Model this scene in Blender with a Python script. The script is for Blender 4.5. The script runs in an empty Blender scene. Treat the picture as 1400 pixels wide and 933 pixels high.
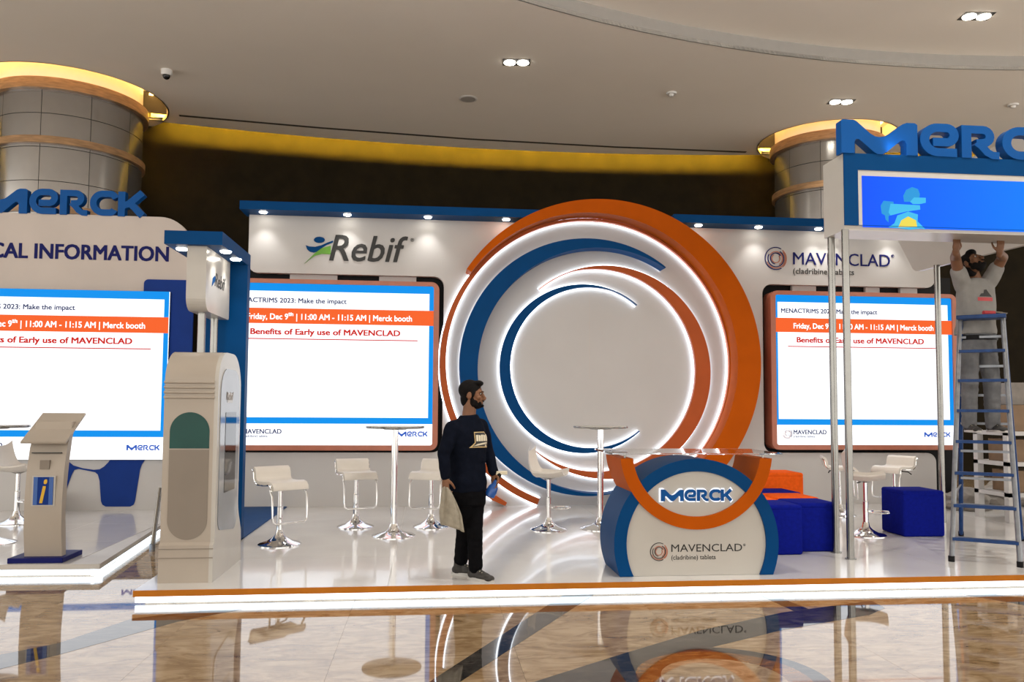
import bpy, bmesh, math, random
import numpy as np
from mathutils import Vector, Matrix, noise
from mathutils.geometry import tessellate_polygon
random.seed(4)
S = bpy.context.scene
COL = S.collection
# ------------------------------------------------------------------ camera
F = 1100.; CX = 700.; YAW = math.atan(113/1100); PIT = math.radians(3.3); ROLL = .0065; ZC = 1.51
CY = 555-F*math.tan(PIT)
_sy, _cy, _sp, _cp = math.sin(YAW), math.cos(YAW), math.sin(PIT), math.cos(PIT)
FW = Vector((_sy*_cp, _cy*_cp, _sp)); RT = Vector((_cy, -_sy, 0)); UP = RT.cross(FW)
R2 = RT*math.cos(ROLL)+UP*math.sin(ROLL); U2 = UP*math.cos(ROLL)-RT*math.sin(ROLL)
CO = Vector((0, 0, ZC))
cam = bpy.data.cameras.new('camera'); camo = bpy.data.objects.new('camera', cam); COL.objects.link(camo)
camo.matrix_world = Matrix(((R2.x, U2.x, -FW.x, 0), (R2.y, U2.y, -FW.y, 0), (R2.z, U2.z, -FW.z, ZC), (0, 0, 0, 1)))
cam.sensor_width = 36; cam.lens = F/1400*36; cam.shift_y = (CY-466.5)/1400; cam.clip_end = 200
S.camera = camo
# pixel of the photograph -> ray; distance always from a real plane (floor, wall, front of a thing)
def ray(px, py): return FW+R2*((px-CX)/F)+U2*((CY-py)/F)
def onz(px, py, z): d = ray(px, py); return CO+d*((z-ZC)/d.z)
def ony(px, py, y): d = ray(px, py); return CO+d*(y/d.y)
def onx(px, py, x): d = ray(px, py); return CO+d*(x/d.x)
# ------------------------------------------------------------------ world, exposure
w = bpy.data.worlds.new('world'); S.world = w; w.use_nodes = True
bg = w.node_tree.nodes['Background']; bg.inputs[0].default_value = (1.0, .95, .88, 1); bg.inputs[1].default_value = 1.95
S.view_settings.view_transform = 'Standard'; S.view_settings.look = 'None'
S.view_settings.exposure = .25; S.view_settings.gamma = 1; S.view_settings.use_curve_mapping = False
def spot(name, loc, power, size=90, blend=.7, col=(1, .95, .88), rad=.03, target=None):
    l = bpy.data.lights.new(name, 'SPOT'); l.energy = power; l.spot_size = math.radians(size); l.spot_blend = blend
    l.color = col; l.shadow_soft_size = rad
    o = bpy.data.objects.new(name, l); COL.objects.link(o); o.location = loc
    if target is not None: o.rotation_euler = (Vector(target)-Vector(loc)).to_track_quat('-Z', 'Y').to_euler()
    return o
# ------------------------------------------------------------------ materials
MATS = {}
def mat(name, col, rough=.5, metal=0, var=.0, vscale=8, bump=0, bscale=60, coat=0, emit=0, ior=1.5, trans=0, ecol=None, stretch=None, spec=.5):
    m = bpy.data.materials.new(name); m.use_nodes = True; nt = m.node_tree; b = nt.nodes['Principled BSDF']
    c = (*col, 1)
    b.inputs['Base Color'].default_value = c; b.inputs['Roughness'].default_value = rough; b.inputs['Metallic'].default_value = metal
    b.inputs['Coat Weight'].default_value = coat; b.inputs['Coat Roughness'].default_value = .05; b.inputs['IOR'].default_value = ior
    b.inputs['Transmission Weight'].default_value = trans; b.inputs['Specular IOR Level'].default_value = spec
    if emit: b.inputs['Emission Color'].default_value = (*(ecol or col), 1); b.inputs['Emission Strength'].default_value = emit
    tc = nt.nodes.new('ShaderNodeTexCoord'); src = tc.outputs['Object']
    if stretch:
        mp = nt.nodes.new('ShaderNodeMapping'); mp.inputs['Scale'].default_value = stretch; nt.links.new(src, mp.inputs[0]); src = mp.outputs[0]
    if var:
        n = nt.nodes.new('ShaderNodeTexNoise'); n.inputs['Scale'].default_value = vscale; n.inputs['Detail'].default_value = 5; nt.links.new(src, n.inputs[0])
        r = nt.nodes.new('ShaderNodeValToRGB'); e = r.color_ramp.elements
        e[0].position = .3; e[1].position = .7
        e[0].color = (*[x*(1-var) for x in col], 1); e[1].color = (*[min(1, x*(1+var)) for x in col], 1)
        nt.links.new(n.outputs[0], r.inputs[0]); nt.links.new(r.outputs[0], b.inputs['Base Color'])
    if bump:
        n = nt.nodes.new('ShaderNodeTexNoise'); n.inputs['Scale'].default_value = bscale; nt.links.new(src, n.inputs[0])
        bp = nt.nodes.new('ShaderNodeBump'); bp.inputs['Strength'].default_value = bump; bp.inputs['Distance'].default_value = .01
        nt.links.new(n.outputs[0], bp.inputs['Height']); nt.links.new(bp.outputs[0], b.inputs['Normal'])
    MATS[name] = m; return m
def emis(name, col, s):
    return mat(name, (0.01, .01, .01), .6, emit=s, ecol=col, spec=.05)
mat('white_panel', (.52, .508, .50), .5, var=.02, vscale=2, spec=.25)
mat('white_gloss', (.50, .48, .445), .25, var=.02, vscale=3, spec=.3)
mat('stage_white', (.68, .67, .655), .13, var=.05, vscale=1.6, coat=.25)
mat('stage_edge', (.55, .53, .5), .4, var=.03)
mat('beige_panel', (.56, .50, .46), .5, var=.03, vscale=2, spec=.2)
mat('blue', (.0015, .052, .18), .45, var=.05, vscale=4, spec=.06)
mat('blue_letter', (.002, .08, .31), .4, var=.05, vscale=4, spec=.15)
mat('royal', (.006, .035, .22), .5, var=.06, vscale=4, spec=.12)
mat('navy_print', (.009, .012, .11), .5, var=.05, spec=.1)
mat('orange', (.46, .085, .002), .5, var=.05, vscale=4, spec=.05)
mat('burnt', (.44, .095, .025), .45, var=.05, vscale=4, spec=.12)
mat('stage_orange', (.48, .16, .012), .4, var=.06, spec=.2)
mat('copper', (.44, .15, .09), .35, var=.06)
mat('black', (.006, .006, .007), .5, var=.1, spec=.15)
mat('black_print', (.015, .015, .015), .5, var=.1)
mat('green_leaf', (.12, .34, .03), .5, var=.1)
mat('chrome', (.82, .82, .82), .08, 1, var=.03)
mat('steel', (.27, .265, .25), .2, 1, var=.06)
mat('stool_white', (.68, .64, .585), .4, var=.03, spec=.3)
mat('kiosk_beige', (.41, .36, .305), .35, var=.03, vscale=3, spec=.35)
mat('kiosk_pocket', (.25, .215, .18), .45, var=.03, vscale=3, spec=.2)
mat('kiosk_green', (.006, .06, .05), .25, var=.1, vscale=3, spec=.25)
mat('grey_glass', (.26, .28, .31), .08, var=.1, vscale=2)
mat('blue_fabric', (.005, .011, .23), .9, var=.12, vscale=30, bump=.2, bscale=200, spec=.05)
mat('orange_fabric', (.85, .12, .012), .9, var=.08, vscale=30, bump=.2, bscale=200, spec=.05)
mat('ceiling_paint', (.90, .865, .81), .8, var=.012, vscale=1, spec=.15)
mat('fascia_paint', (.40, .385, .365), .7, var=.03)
mat('dark_wall', (.014, .010, .004), .55, var=.25, vscale=3, spec=.08)
mat('clad', (.42, .41, .40), .22, .85, var=.06, vscale=3)
mat('band_wood', (.36, .21, .10), .35, var=.3, vscale=5, stretch=(1, 1, 6))
mat('seam', (.03, .03, .03), .6, var=.1)
mat('detector', (.75, .74, .72), .4, var=.02)
mat('dark_glass', (.01, .01, .012), .05, var=.1)
mat('carton', (.20, .125, .07), .7, var=.12, vscale=6)
mat('sack', (.20, .18, .16), .6, var=.2, vscale=6, bump=.4, bscale=20)
mat('ladder_blue', (.010, .042, .15), .4, var=.2, vscale=15, spec=.25)
mat('ladder_grey', (.22, .235, .26), .35, .6, var=.15, vscale=15)
mat('skin', (.21, .098, .052), .5, var=.08, vscale=12, spec=.3)
mat('skin2', (.17, .08, .042), .5, var=.08, vscale=12, spec=.3)
mat('hair', (.004, .003, .003), .7, var=.3, vscale=60, bump=.6, bscale=150, spec=.15)
mat('sweater', (.005, .007, .014), .9, var=.2, vscale=20, bump=.3, bscale=60, spec=.05)
mat('black_trousers', (.004, .004, .005), .85, var=.25, vscale=15, bump=.3, bscale=40, spec=.06)
mat('tee_grey', (.27, .265, .255), .85, var=.08, vscale=12, bump=.4, bscale=25, spec=.1)
mat('jeans_grey', (.15, .155, .165), .85, var=.2, vscale=10, bump=.4, bscale=30, spec=.1)
mat('shoe', (.03, .028, .026), .6, var=.3, vscale=40)
mat('sole', (.5, .49, .47), .6, var=.05)
mat('bag_cloth', (.33, .30, .24), .85, var=.2, vscale=14, bump=.5, bscale=25, spec=.1)
mat('gold_print', (.62, .45, .2), .5, var=.2, vscale=30)
mat('cream_print', (.72, .66, .5), .5, var=.05)
mat('red_print', (.5, .04, .05), .5, var=.1)
mat('bottle_blue', (.015, .09, .36), .25, var=.05)
mat('yellow', (.7, .42, .02), .5, var=.05)
mat('glass', (.93, .96, .96), .01, trans=1, ior=1.45)
emis('led', (.74, .87, 1.0), 3.2)
emis('halo', (.84, .91, 1.0), 4.2)
emis('lamp', (1, .93, .8), 18)
emis('warm_cove', (1.0, .52, .13), 11)
emis('yellow_cove', (1.0, .62, .04), 320)
emis('cove_white', (1, .97, .93), 1.2)
emis('scr_white', (.95, .965, 1.0), 1.3)
emis('scr_blue', (.0, .25, .74), 1.0)
emis('scr_orange', (.80, .11, .02), 1.0)
emis('scr_red', (.58, .02, .012), .9)
emis('scr_slate', (.05, .06, .13), 1.0)
emis('scr_navy', (.03, .10, .45), 1.0)
emis('scr_copper', (.55, .3, .22), 1.0)
emis('scr_letters', (.02, .11, .52), .9)
emis('logo_white', (.9, .93, 1), 1.1)
emis('scr_cyan', (.05, .45, .75), 1.0)
emis('scr_yellow', (.75, .62, .08), 1.0)
emis('scr_teal', (.02, .28, .62), 1.0)
m = emis('scr_deep', (.0, .17, .95), 1.0)   # blue video picture, brighter to the right
nt = m.node_tree; b = nt.nodes['Principled BSDF']; tc = nt.nodes.new('ShaderNodeTexCoord'); rp = nt.nodes.new('ShaderNodeValToRGB')
sx = nt.nodes.new('ShaderNodeSeparateXYZ'); nt.links.new(tc.outputs['Generated'], sx.inputs[0]); nt.links.new(sx.outputs[0], rp.inputs[0])
rp.color_ramp.elements[0].color = (0, .08, .90, 1); rp.color_ramp.elements[1].color = (0, .25, 1, 1); nt.links.new(rp.outputs[0], b.inputs['Emission Color'])
def marble(name, a, bcol, c, scale):
    m = mat(name, a, .03, ior=1.85, coat=0); nt = m.node_tree; b = nt.nodes['Principled BSDF']
    tc = nt.nodes.new('ShaderNodeTexCoord'); ob = nt.nodes.new('ShaderNodeObjectInfo')
    ad = nt.nodes.new('ShaderNodeVectorMath'); ad.operation = 'MULTIPLY_ADD'; ad.inputs[1].default_value = (1, 1, 1)
    nt.links.new(tc.outputs['Object'], ad.inputs[0]); nt.links.new(ob.outputs['Random'], ad.inputs[2])
    mp = nt.nodes.new('ShaderNodeMapping'); mp.inputs['Scale'].default_value = (scale, scale*2.6, scale); mp.inputs['Rotation'].default_value = (0, 0, .25)
    nt.links.new(ad.outputs[0], mp.inputs[0])
    n = nt.nodes.new('ShaderNodeTexNoise'); n.inputs['Scale'].default_value = 2.2; n.inputs['Detail'].default_value = 9; n.inputs['Roughness'].default_value = .65; n.inputs['Distortion'].default_value = 1.2
    nt.links.new(mp.outputs[0], n.inputs[0])
    r = nt.nodes.new('ShaderNodeValToRGB'); e = r.color_ramp.elements
    e[0].position = .34; e[0].color = (*bcol, 1); e[1].position = .62; e[1].color = (*c, 1); k = e.new(.48); k.color = (*a, 1)
    nt.links.new(n.outputs[0], r.inputs[0]); nt.links.new(r.outputs[0], b.inputs['Base Color'])
    return m
marble('marble_beige', (.31, .21, .115), (.19, .115, .055), (.42, .31, .19), 1.5)
marble('marble_dark', (.035, .032, .03), (.015, .014, .014), (.08, .07, .06), 2.5)
marble('marble_brown', (.17, .075, .025), (.09, .035, .012), (.25, .12, .04), 2.5)
# ------------------------------------------------------------------ mesh helpers
class MB:
    def __init__(s): s.v = []; s.f = []
    def add(s, vs, fs):
        o = len(s.v); s.v += [tuple(p) for p in vs]; s.f += [tuple(i+o for i in f) for f in fs]; return s
    def box(s, x0, y0, z0, x1, y1, z1):
        return s.add([(x0, y0, z0), (x1, y0, z0), (x1, y1, z0), (x0, y1, z0), (x0, y0, z1), (x1, y0, z1), (x1, y1, z1), (x0, y1, z1)],
                     [(0, 3, 2, 1), (4, 5, 6, 7), (0, 1, 5, 4), (1, 2, 6, 5), (2, 3, 7, 6), (3, 0, 4, 7)])
    def prism(s, loops, a, b):
        """polygon loops in 2D (first outer, then holes), a(p)/b(p) map to the two 3D ends"""
        if not isinstance(loops[0][0], (tuple, list, Vector)): loops = [loops]
        L = [[Vector((p[0], p[1], 0)) for p in l] for l in loops]
        flat = [p for l in L for p in l]; n = len(flat)
        tri = tessellate_polygon(L)
        vs = [a(p) for p in flat]+[b(p) for p in flat]
        fs = [tuple(t) for t in tri]+[tuple(i+n for i in reversed(t)) for t in tri]
        o = 0
        for l in L:
            k = len(l)
            for i in range(k): j = (i+1) % k; fs.append((o+i, o+j, o+j+n, o+i+n))
            o += k
        return s.add(vs, fs)
    def xz(s, loops, y0, y1): return s.prism(loops, lambda p: (p.x, y0, p.y), lambda p: (p.x, y1, p.y))
    def yz(s, loops, x0, x1): return s.prism(loops, lambda p: (x0, p.x, p.y), lambda p: (x1, p.x, p.y))
    def xy(s, loops, z0, z1): return s.prism(loops, lambda p: (p.x, p.y, z0), lambda p: (p.x, p.y, z1))
    def lathe(s, prof, c=(0, 0, 0), n=32, cap=True):
        vs = []; fs = []
        for r, z in prof:
            for k in range(n):
                t = 2*math.pi*k/n; vs.append((c[0]+r*math.cos(t), c[1]+r*math.sin(t), c[2]+z))
        for i in range(len(prof)-1):
            for k in range(n):
                q = (k+1) % n; fs.append((i*n+k, i*n+q, (i+1)*n+q, (i+1)*n+k))
        if cap: fs.append(tuple(reversed(range(n)))); fs.append(tuple(range((len(prof)-1)*n, len(prof)*n)))
        return s.add(vs, fs)
    def tube(s, pts, r, n=10, closed=False, rz=None):
        pts = [Vector(p) for p in pts]; vs = []; fs = []; m = len(pts)
        up = None
        for i, p in enumerate(pts):
            a = pts[i-1] if (i > 0 or closed) else p; b = pts[(i+1) % m] if (i < m-1 or closed) else p
            t = (b-a).normalized()
            if up is None:
                up = Vector((0, 0, 1)) if abs(t.z) < .9 else Vector((0, 1, 0))
            x = t.cross(up).normalized(); up = x.cross(t).normalized()
            rr = r[i] if isinstance(r, (list, tuple)) else r
            for k in range(n):
                q = 2*math.pi*k/n; vs.append(p+x*(rr*math.cos(q))+up*((rz or rr)*math.sin(q)))
        for i in range(m if closed else m-1):
            j = (i+1) % m
            for k in range(n):
                q = (k+1) % n; fs.append((i*n+k, i*n+q, j*n+q, j*n+k))
        if not closed: fs.append(tuple(reversed(range(n)))); fs.append(tuple(range((m-1)*n, m*n)))
        return s.add(vs, fs)
    def ball(s, c, rx, ry=None, rz=None, n=16, m=10, rot=None):
        ry = ry or rx; rz = rz or rx; c = Vector(c); vs = []; fs = []
        for i in range(m+1):
            th = math.pi*i/m
            for k in range(n):
                ph = 2*math.pi*k/n; p = Vector((rx*math.sin(th)*math.cos(ph), ry*math.sin(th)*math.sin(ph), rz*math.cos(th)))
                vs.append(c+(rot @ p if rot else p))
        for i in range(m):
            for k in range(n):
                q = (k+1) % n; fs.append((i*n+k, (i+1)*n+k, (i+1)*n+q, i*n+q))
        return s.add(vs, fs)
    def cone(s, p0, r0, p1, r1, n=14):
        """rounded tapered limb segment"""
        p0 = Vector(p0); p1 = Vector(p1)
        s.tube([p0, p1], [r0, r1], n); s.ball(p0, r0, n=n, m=8); s.ball(p1, r1, n=n, m=8); return s
    def build(s, name, m, parent=None, smooth=False, bevel=0, segs=2):
        me = bpy.data.meshes.new(name); me.from_pydata(s.v, [], s.f)
        bm = bmesh.new(); bm.from_mesh(me)
        bmesh.ops.remove_doubles(bm, verts=bm.verts, dist=1e-6)
        bmesh.ops.recalc_face_normals(bm, faces=bm.faces)
        if bevel:
            ed = [e for e in bm.edges if len(e.link_faces) == 2 and e.calc_face_angle(0) > .6]
            bmesh.ops.bevel(bm, geom=ed, offset=bevel, segments=segs, profile=.5, affect='EDGES', clamp_overlap=True)
        bm.to_mesh(me); bm.free()
        if smooth:
            me.polygons.foreach_set('use_smooth', [True]*len(me.polygons))
            try: me.set_sharp_from_angle(angle=math.radians(38))
            except Exception: pass
        me.materials.append(MATS[m] if isinstance(m, str) else m)
        o = bpy.data.objects.new(name, me); COL.objects.link(o)
        if parent is not None: o.parent = parent
        return o
def B(x0, y0, z0, x1, y1, z1): return MB().box(x0, y0, z0, x1, y1, z1)
def tag(o, label=None, cat=None, group=None, kind=None):
    if label: o['label'] = label
    if cat: o['category'] = cat
    if group: o['group'] = group
    if kind: o['kind'] = kind
    return o
def thing(name, label, cat, loc=(0, 0, 0), rz=0, group=None):
    o = bpy.data.objects.new(name, None); COL.objects.link(o); o.location = loc; o.rotation_euler = (0, 0, rz); o.empty_display_size = .1
    return tag(o, label, cat, group)
def local(o):      # keep world-space child coordinates under an empty that stands at its base
    for c in o.children: c.matrix_parent_inverse = Matrix.Translation(o.location).inverted()
def based(name, label, cat, base, group=None):
    return thing(name, label, cat, base, 0, group)
def dup(o, parent=None):
    c = o.copy(); COL.objects.link(c)
    if parent is not None: c.parent = parent
    for ch in list(o.children): dup(ch, c)
    return c
def rpoly(pts, n=8):
    """polygon with (x,y,r) vertices, rounded corners"""
    out = []; k = len(pts)
    for i in range(k):
        p = Vector(pts[i][:2]); r = pts[i][2] if len(pts[i]) > 2 else 0
        if not r: out.append((p.x, p.y)); continue
        a = (Vector(pts[i-1][:2])-p).normalized(); b = (Vector(pts[(i+1) % k][:2])-p).normalized()
        ang = a.angle(b); d = r/math.tan(ang/2); c = p+(a+b).normalized()*(r/math.sin(ang/2))
        s = p+a*d-c; e = p+b*d-c; t0 = math.atan2(s.y, s.x); t1 = math.atan2(e.y, e.x); dt = (t1-t0+math.pi) % (2*math.pi)-math.pi
        for j in range(n+1):
            t = t0+dt*j/n; out.append((c.x+r*math.cos(t), c.y+r*math.sin(t)))
    return out
def rrect(x0, z0, x1, z1, r, n=8): return rpoly([(x0, z0, r), (x1, z0, r), (x1, z1, r), (x0, z1, r)], n)
def circ(c, r, n=64): return [(c[0]+r*math.cos(2*math.pi*k/n), c[1]+r*math.sin(2*math.pi*k/n)) for k in range(n)]
def fit(pts):
    A = np.array([[p[0], p[1], 1] for p in pts]); y = np.array([-(p[0]**2+p[1]**2) for p in pts])
    s = np.linalg.lstsq(A, y, rcond=None)[0]; c = (-s[0]/2, -s[1]/2); return c, math.sqrt(c[0]**2+c[1]**2-s[2])
# flat frames for print: origin + u*x + v*y + n*z
class Fr:
    def __init__(s, o, u=(1, 0, 0), v=(0, 0, 1), n=(0, -1, 0)): s.o = Vector(o); s.u = Vector(u); s.v = Vector(v); s.n = Vector(n)
    def __call__(s, x, y, z=0): return s.o+s.u*x+s.v*y+s.n*z
def plate(fr, loops, z0, z1): return MB().prism(loops, lambda p: fr(p.x, p.y, z1), lambda p: fr(p.x, p.y, z0))
def rect(x0, y0, x1, y1): return [(x0, y0), (x1, y0), (x1, y1), (x0, y1)]
TMP = bpy.data.scenes.new('scratch')
def bake(o):
    TMP.collection.objects.link(o); vl = TMP.view_layers[0]; vl.update(); dg = vl.depsgraph
    return bpy.data.meshes.new_from_object(o.evaluated_get(dg))
def text(fr, body, x, y, wd, ht, m, parent, z=.001, bold=0, shear=0, depth=.0015, name='lettering', spacing=1, split=False):
    c = bpy.data.curves.new('t', 'FONT'); c.body = body; c.size = 1; c.extrude = .02; c.shear = shear; c.resolution_u = 3; c.space_character = spacing
    o = bpy.data.objects.new('t', c); me = bake(o); bpy.data.objects.remove(o); bpy.data.curves.remove(c)
    bm = bmesh.new(); bm.from_mesh(me)
    bm.verts.index_update(); bmesh.ops.remove_doubles(bm, verts=bm.verts, dist=1e-5); bm.verts.index_update(); bm.verts.ensure_lookup_table()
    isl = []; seen = set()
    for v in bm.verts:
        if v in seen: continue
        st = [v]; seen.add(v); comp = []
        while st:
            q = st.pop(); comp.append(q)
            for e in q.link_edges:
                w_ = e.other_vert(q)
                if w_ not in seen: seen.add(w_); st.append(w_)
        isl.append((min(p.co.x for p in comp), max(p.co.x for p in comp), comp))
    co = np.array([v.co[:] for v in bm.verts]); mn = co.min(0); mx = co.max(0)
    if ht is None: ht = wd*(mx[1]-mn[1])/(mx[0]-mn[0])
    groups = []
    if split:
        for a in sorted(isl, key=lambda q: q[0]):
            if groups and a[0] < groups[-1][1]-.35*min(a[1]-a[0], groups[-1][1]-groups[-1][0]) : groups[-1][2].extend(a[2]); groups[-1][1] = max(groups[-1][1], a[1])
            else: groups.append([a[0], a[1], list(a[2])])
    else:
        for a in sorted(isl, key=lambda q: q[0]):
            if groups and a[0] < groups[-1][1]+.17: groups[-1][2].extend(a[2]); groups[-1][1] = max(groups[-1][1], a[1])
            else: groups.append([a[0], a[1], list(a[2])])
    # bold strokes: the glyph repeated with small offsets
    offs = [(0, 0)] if not bold else [(dx*bold, dy*bold) for dx in (-1, 0, 1) for dy in (-.7, .7)]
    for _, _, vs in groups:
        ids = {v.index: k for k, v in enumerate(vs)}; S_ = set(ids); mb = MB()
        fs = [tuple(ids[v.index] for v in f.verts) for f in bm.faces if f.verts[0].index in S_]
        for k, (dx, dy) in enumerate(offs):
            pts = [fr(x+(v.co.x+dx-mn[0]+bold)/(mx[0]-mn[0]+2*bold)*wd, y+(v.co.y+dy-mn[1])/(mx[1]-mn[1])*ht, z+(depth+k*depth*.02 if v.co.z > 0 else 0)) for v in vs]
            mb.add(pts, fs)
        o = mb.build('letter' if split else name, m, parent)
    bm.free(); bpy.data.meshes.remove(me)
    return o
def arcp(c, r, a0, a1, n=10, ry=None):
    return [(c[0]+r*math.cos(math.radians(a0+(a1-a0)*k/n)), c[1]+(ry or r)*math.sin(math.radians(a0+(a1-a0)*k/n))) for k in range(n+1)]
def ribbon(pts, wd):
    P = [Vector(p) for p in pts]; L = []; R = []
    for i, p in enumerate(P):
        a = P[max(0, i-1)]; b = P[min(len(P)-1, i+1)]; t = (b-a).normalized(); n = Vector((-t.y, t.x))
        k = 1
        if 0 < i < len(P)-1:
            t1 = (P[i]-P[i-1]).normalized(); cc = max(.5, abs(t.dot(t1))); k = 1/cc
        h = (wd[i] if isinstance(wd, (list, tuple)) else wd)/2*k
        L.append((p+n*h)[:]); R.append((p-n*h)[:])
    return L+R[::-1]
LET = {
 'M': (2.12, [[(0, 0), (0, .97), (.05, 1), (.34, 1), (.43, .95), (.80, .60), (.92, .53), (1.05, .51), (1.18, .54), (1.30, .60), (1.68, .92), (1.80, .97), (2.02, .97), (2.09, .92), (2.09, 0), (1.78, 0), (1.78, .34), (1.74, .43), (1.66, .44), (1.58, .39), (1.22, .06), (1.12, .0), (.98, .0), (.88, .06), (.56, .36), (.47, .43), (.39, .42), (.36, .34), (.36, 0)]]),
 'e': (1.12, [ribbon([(.36, .44), (.78, .44)]+arcp((.74, .655), .215, -60, 90, 8)+[(.55, .87)]+arcp((.50, .50), .37, 90, 270, 16)+[(.70, .13), (1.02, .13)], .25)]),
 'R': (1.10, [rect(0, 0, .27, .98), ribbon([(.2, .86), (.58, .86)]+arcp((.60, .66), .2, 90, -80, 9)+[(.42, .45)], .24), ribbon([(.42, .48), (.55, .38), (.72, .18), (.86, .10), (1.05, .09)], .22)]),
 'C': (1.04, [ribbon([(.98, .70)]+arcp((.78, .68), .19, 20, 90, 5)+[(.6, .87)]+arcp((.50, .50), .37, 90, 270, 16)+[(.66, .13)]+arcp((.76, .32), .19, -90, -20, 5), .25)]),
 'K': (1.05, [rect(0, 0, .27, .98), ribbon([(.2, .43), (.42, .50), (.93, .96)], .26), ribbon([(.40, .56), (.60, .40), (.94, .04)], .27)]),
}
TOT = sum(LET[c][0] for c in 'MeRCK')+.04*4
def emblem(fr, x, y, wd, ht, depth, m, parent, z=0, one=False, name='letter', skip=''):
    sx = wd/TOT; cx = x; one_mb = MB()
    for c in 'MeRCK':
        a, polys = LET[c]; mb = one_mb if one else MB()
        if c not in skip:
            for q, p in enumerate(polys):
                P = [(cx+u*sx, y+v*ht) for u, v in p]; e = .0004*q
                mb.prism(P, lambda p, e=e: fr(p.x, p.y, z+depth+e), lambda p: fr(p.x, p.y, z))
            if not one: mb.build(name, m, parent)
        cx += (a+.04)*sx
    if one: one_mb.build('lettering', m, parent)
def ringlogo(fr, x, y, r, parent, ma, mbm, z=.001, d=.0015):
    for mm, sets in ((ma, ((1, 60, 300), (.74, 150, 420), (.50, 30, 260))), (mbm, ((.98, -50, 50), (.87, 200, 400), (.62, -60, 150), (.38, 120, 400)))):
        b_ = MB()
        for k, a0, a1 in sets:
            b_.prism(ribbon(arcp((x, y), r*k, a0, a1, 28), r*.075), lambda p: fr(p.x, p.y, z+d), lambda p: fr(p.x, p.y, z))
        b_.build('logo_rings', mm, parent)
# ================================================================== THE HALL
ZP = .11          # top of the stage
CEIL = 7.5; UPZ = 7.75
wc, wr = fit([tuple(onz(205, 165, CEIL)[:2]), tuple(onz(600, 200, CEIL)[:2]), tuple(onz(1050, 212, CEIL)[:2])])
def warc(off, x0, x1, n=48):
    out = []
    for k in range(n+1):
        x = x0+(x1-x0)*k/n; R = wr+off; out.append((x, wc[1]+math.sqrt(max(.1, R*R-(x-wc[0])**2))))
    return out
XL, XR = -17, 20
a = warc(.38, XL, XR); b_ = warc(.62, XL, XR)
tag(MB().xy(a+b_[::-1], 0, 8.3).build('wall_back', 'dark_wall'), 'tall dark brown curved wall washed yellow along its top', kind='structure')
sc, sr = fit([tuple(onz(*p, CEIL)[:2]) for p in ((710, 0), (900, 48), (1100, 80), (1250, 91), (1400, 96))])
c1 = (-7.1, 16.4); c1r = 1.75; c2, c2r = fit([tuple(onz(1038, 197, CEIL)[:2]), tuple(onz(1175, 163, CEIL)[:2]), tuple(onz(1230, 182, CEIL)[:2])])
edge = warc(0, XL, XR)
outer = [(XL, -9.5), (XR, -9.5)]+edge[::-1]
ceil = tag(MB().xy([outer, circ(sc, sr, 128)[::-1], circ(c1, c1r, 72)[::-1], circ(c2, c2r, 72)[::-1]], CEIL, CEIL+.06).build('ceiling', 'ceiling_paint'), 'pale grey painted ceiling around the light wells', kind='structure')
ri = sr*.86
rin = MB()
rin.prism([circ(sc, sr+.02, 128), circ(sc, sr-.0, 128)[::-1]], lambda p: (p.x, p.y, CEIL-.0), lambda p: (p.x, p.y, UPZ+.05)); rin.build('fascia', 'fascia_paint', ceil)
MB().xy([circ(sc, sr+.05, 128), circ(sc, ri, 128)[::-1]], UPZ, UPZ+.05).build('raised_ceiling', 'ceiling_paint', ceil)
MB().xy(circ(sc, ri+.25, 96), UPZ+.4, UPZ+.45).build('recess_top', 'ceiling_paint', ceil)
MB().xy([circ(sc, ri+.25, 96), circ(sc, ri+.2, 96)[::-1]], UPZ+.05, UPZ+.4).build('recess_side', 'ceiling_paint', ceil)
MB().xy([circ(sc, ri+.18, 96), circ(sc, ri+.12, 96)[::-1]], UPZ+.06, UPZ+.10).build('cove_light', 'cove_white', ceil)
# slot diffuser, wall wash lamp and its cap
sl = [tuple(onz(*p, CEIL)[:2]) for p in ((245, 158), (440, 175), (640, 190), (840, 201), (1020, 208))]
MB().xy(ribbon(sl, .09), CEIL-.004, CEIL+.002).build('slot_diffuser', 'seam', ceil)
MB().xy(warc(-.19, XL, XR)+warc(-.15, XL, XR)[::-1], CEIL+.20, CEIL+.24).build('wash_lamp', 'yellow_cove', ceil)
MB().xy(warc(-.35, XL, XR)+warc(.6, XL, XR)[::-1], 8.25, 8.3).build('cove_cap', 'seam', ceil)
MB().xy(warc(-.35, XL, XR)+warc(-.31, XL, XR)[::-1], CEIL+.06, 8.25).build('cove_back', 'seam', ceil)
for c, r in ((c1, c1r), (c2, c2r)):
    MB().xy([circ(c, r+.03, 72), circ(c, r, 72)[::-1]], CEIL+.0, CEIL+.5).build('cove_ring', 'ceiling_paint', ceil)
    MB().xy(circ(c, r+.03, 72), CEIL+.5, CEIL+.53).build('cove_top', 'ceiling_paint', ceil)
    MB().xy([circ(c, r-.26, 72), circ(c, r-.34, 72)[::-1]], CEIL+.42, CEIL+.46).build('cove_light', 'warm_cove', ceil)
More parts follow.
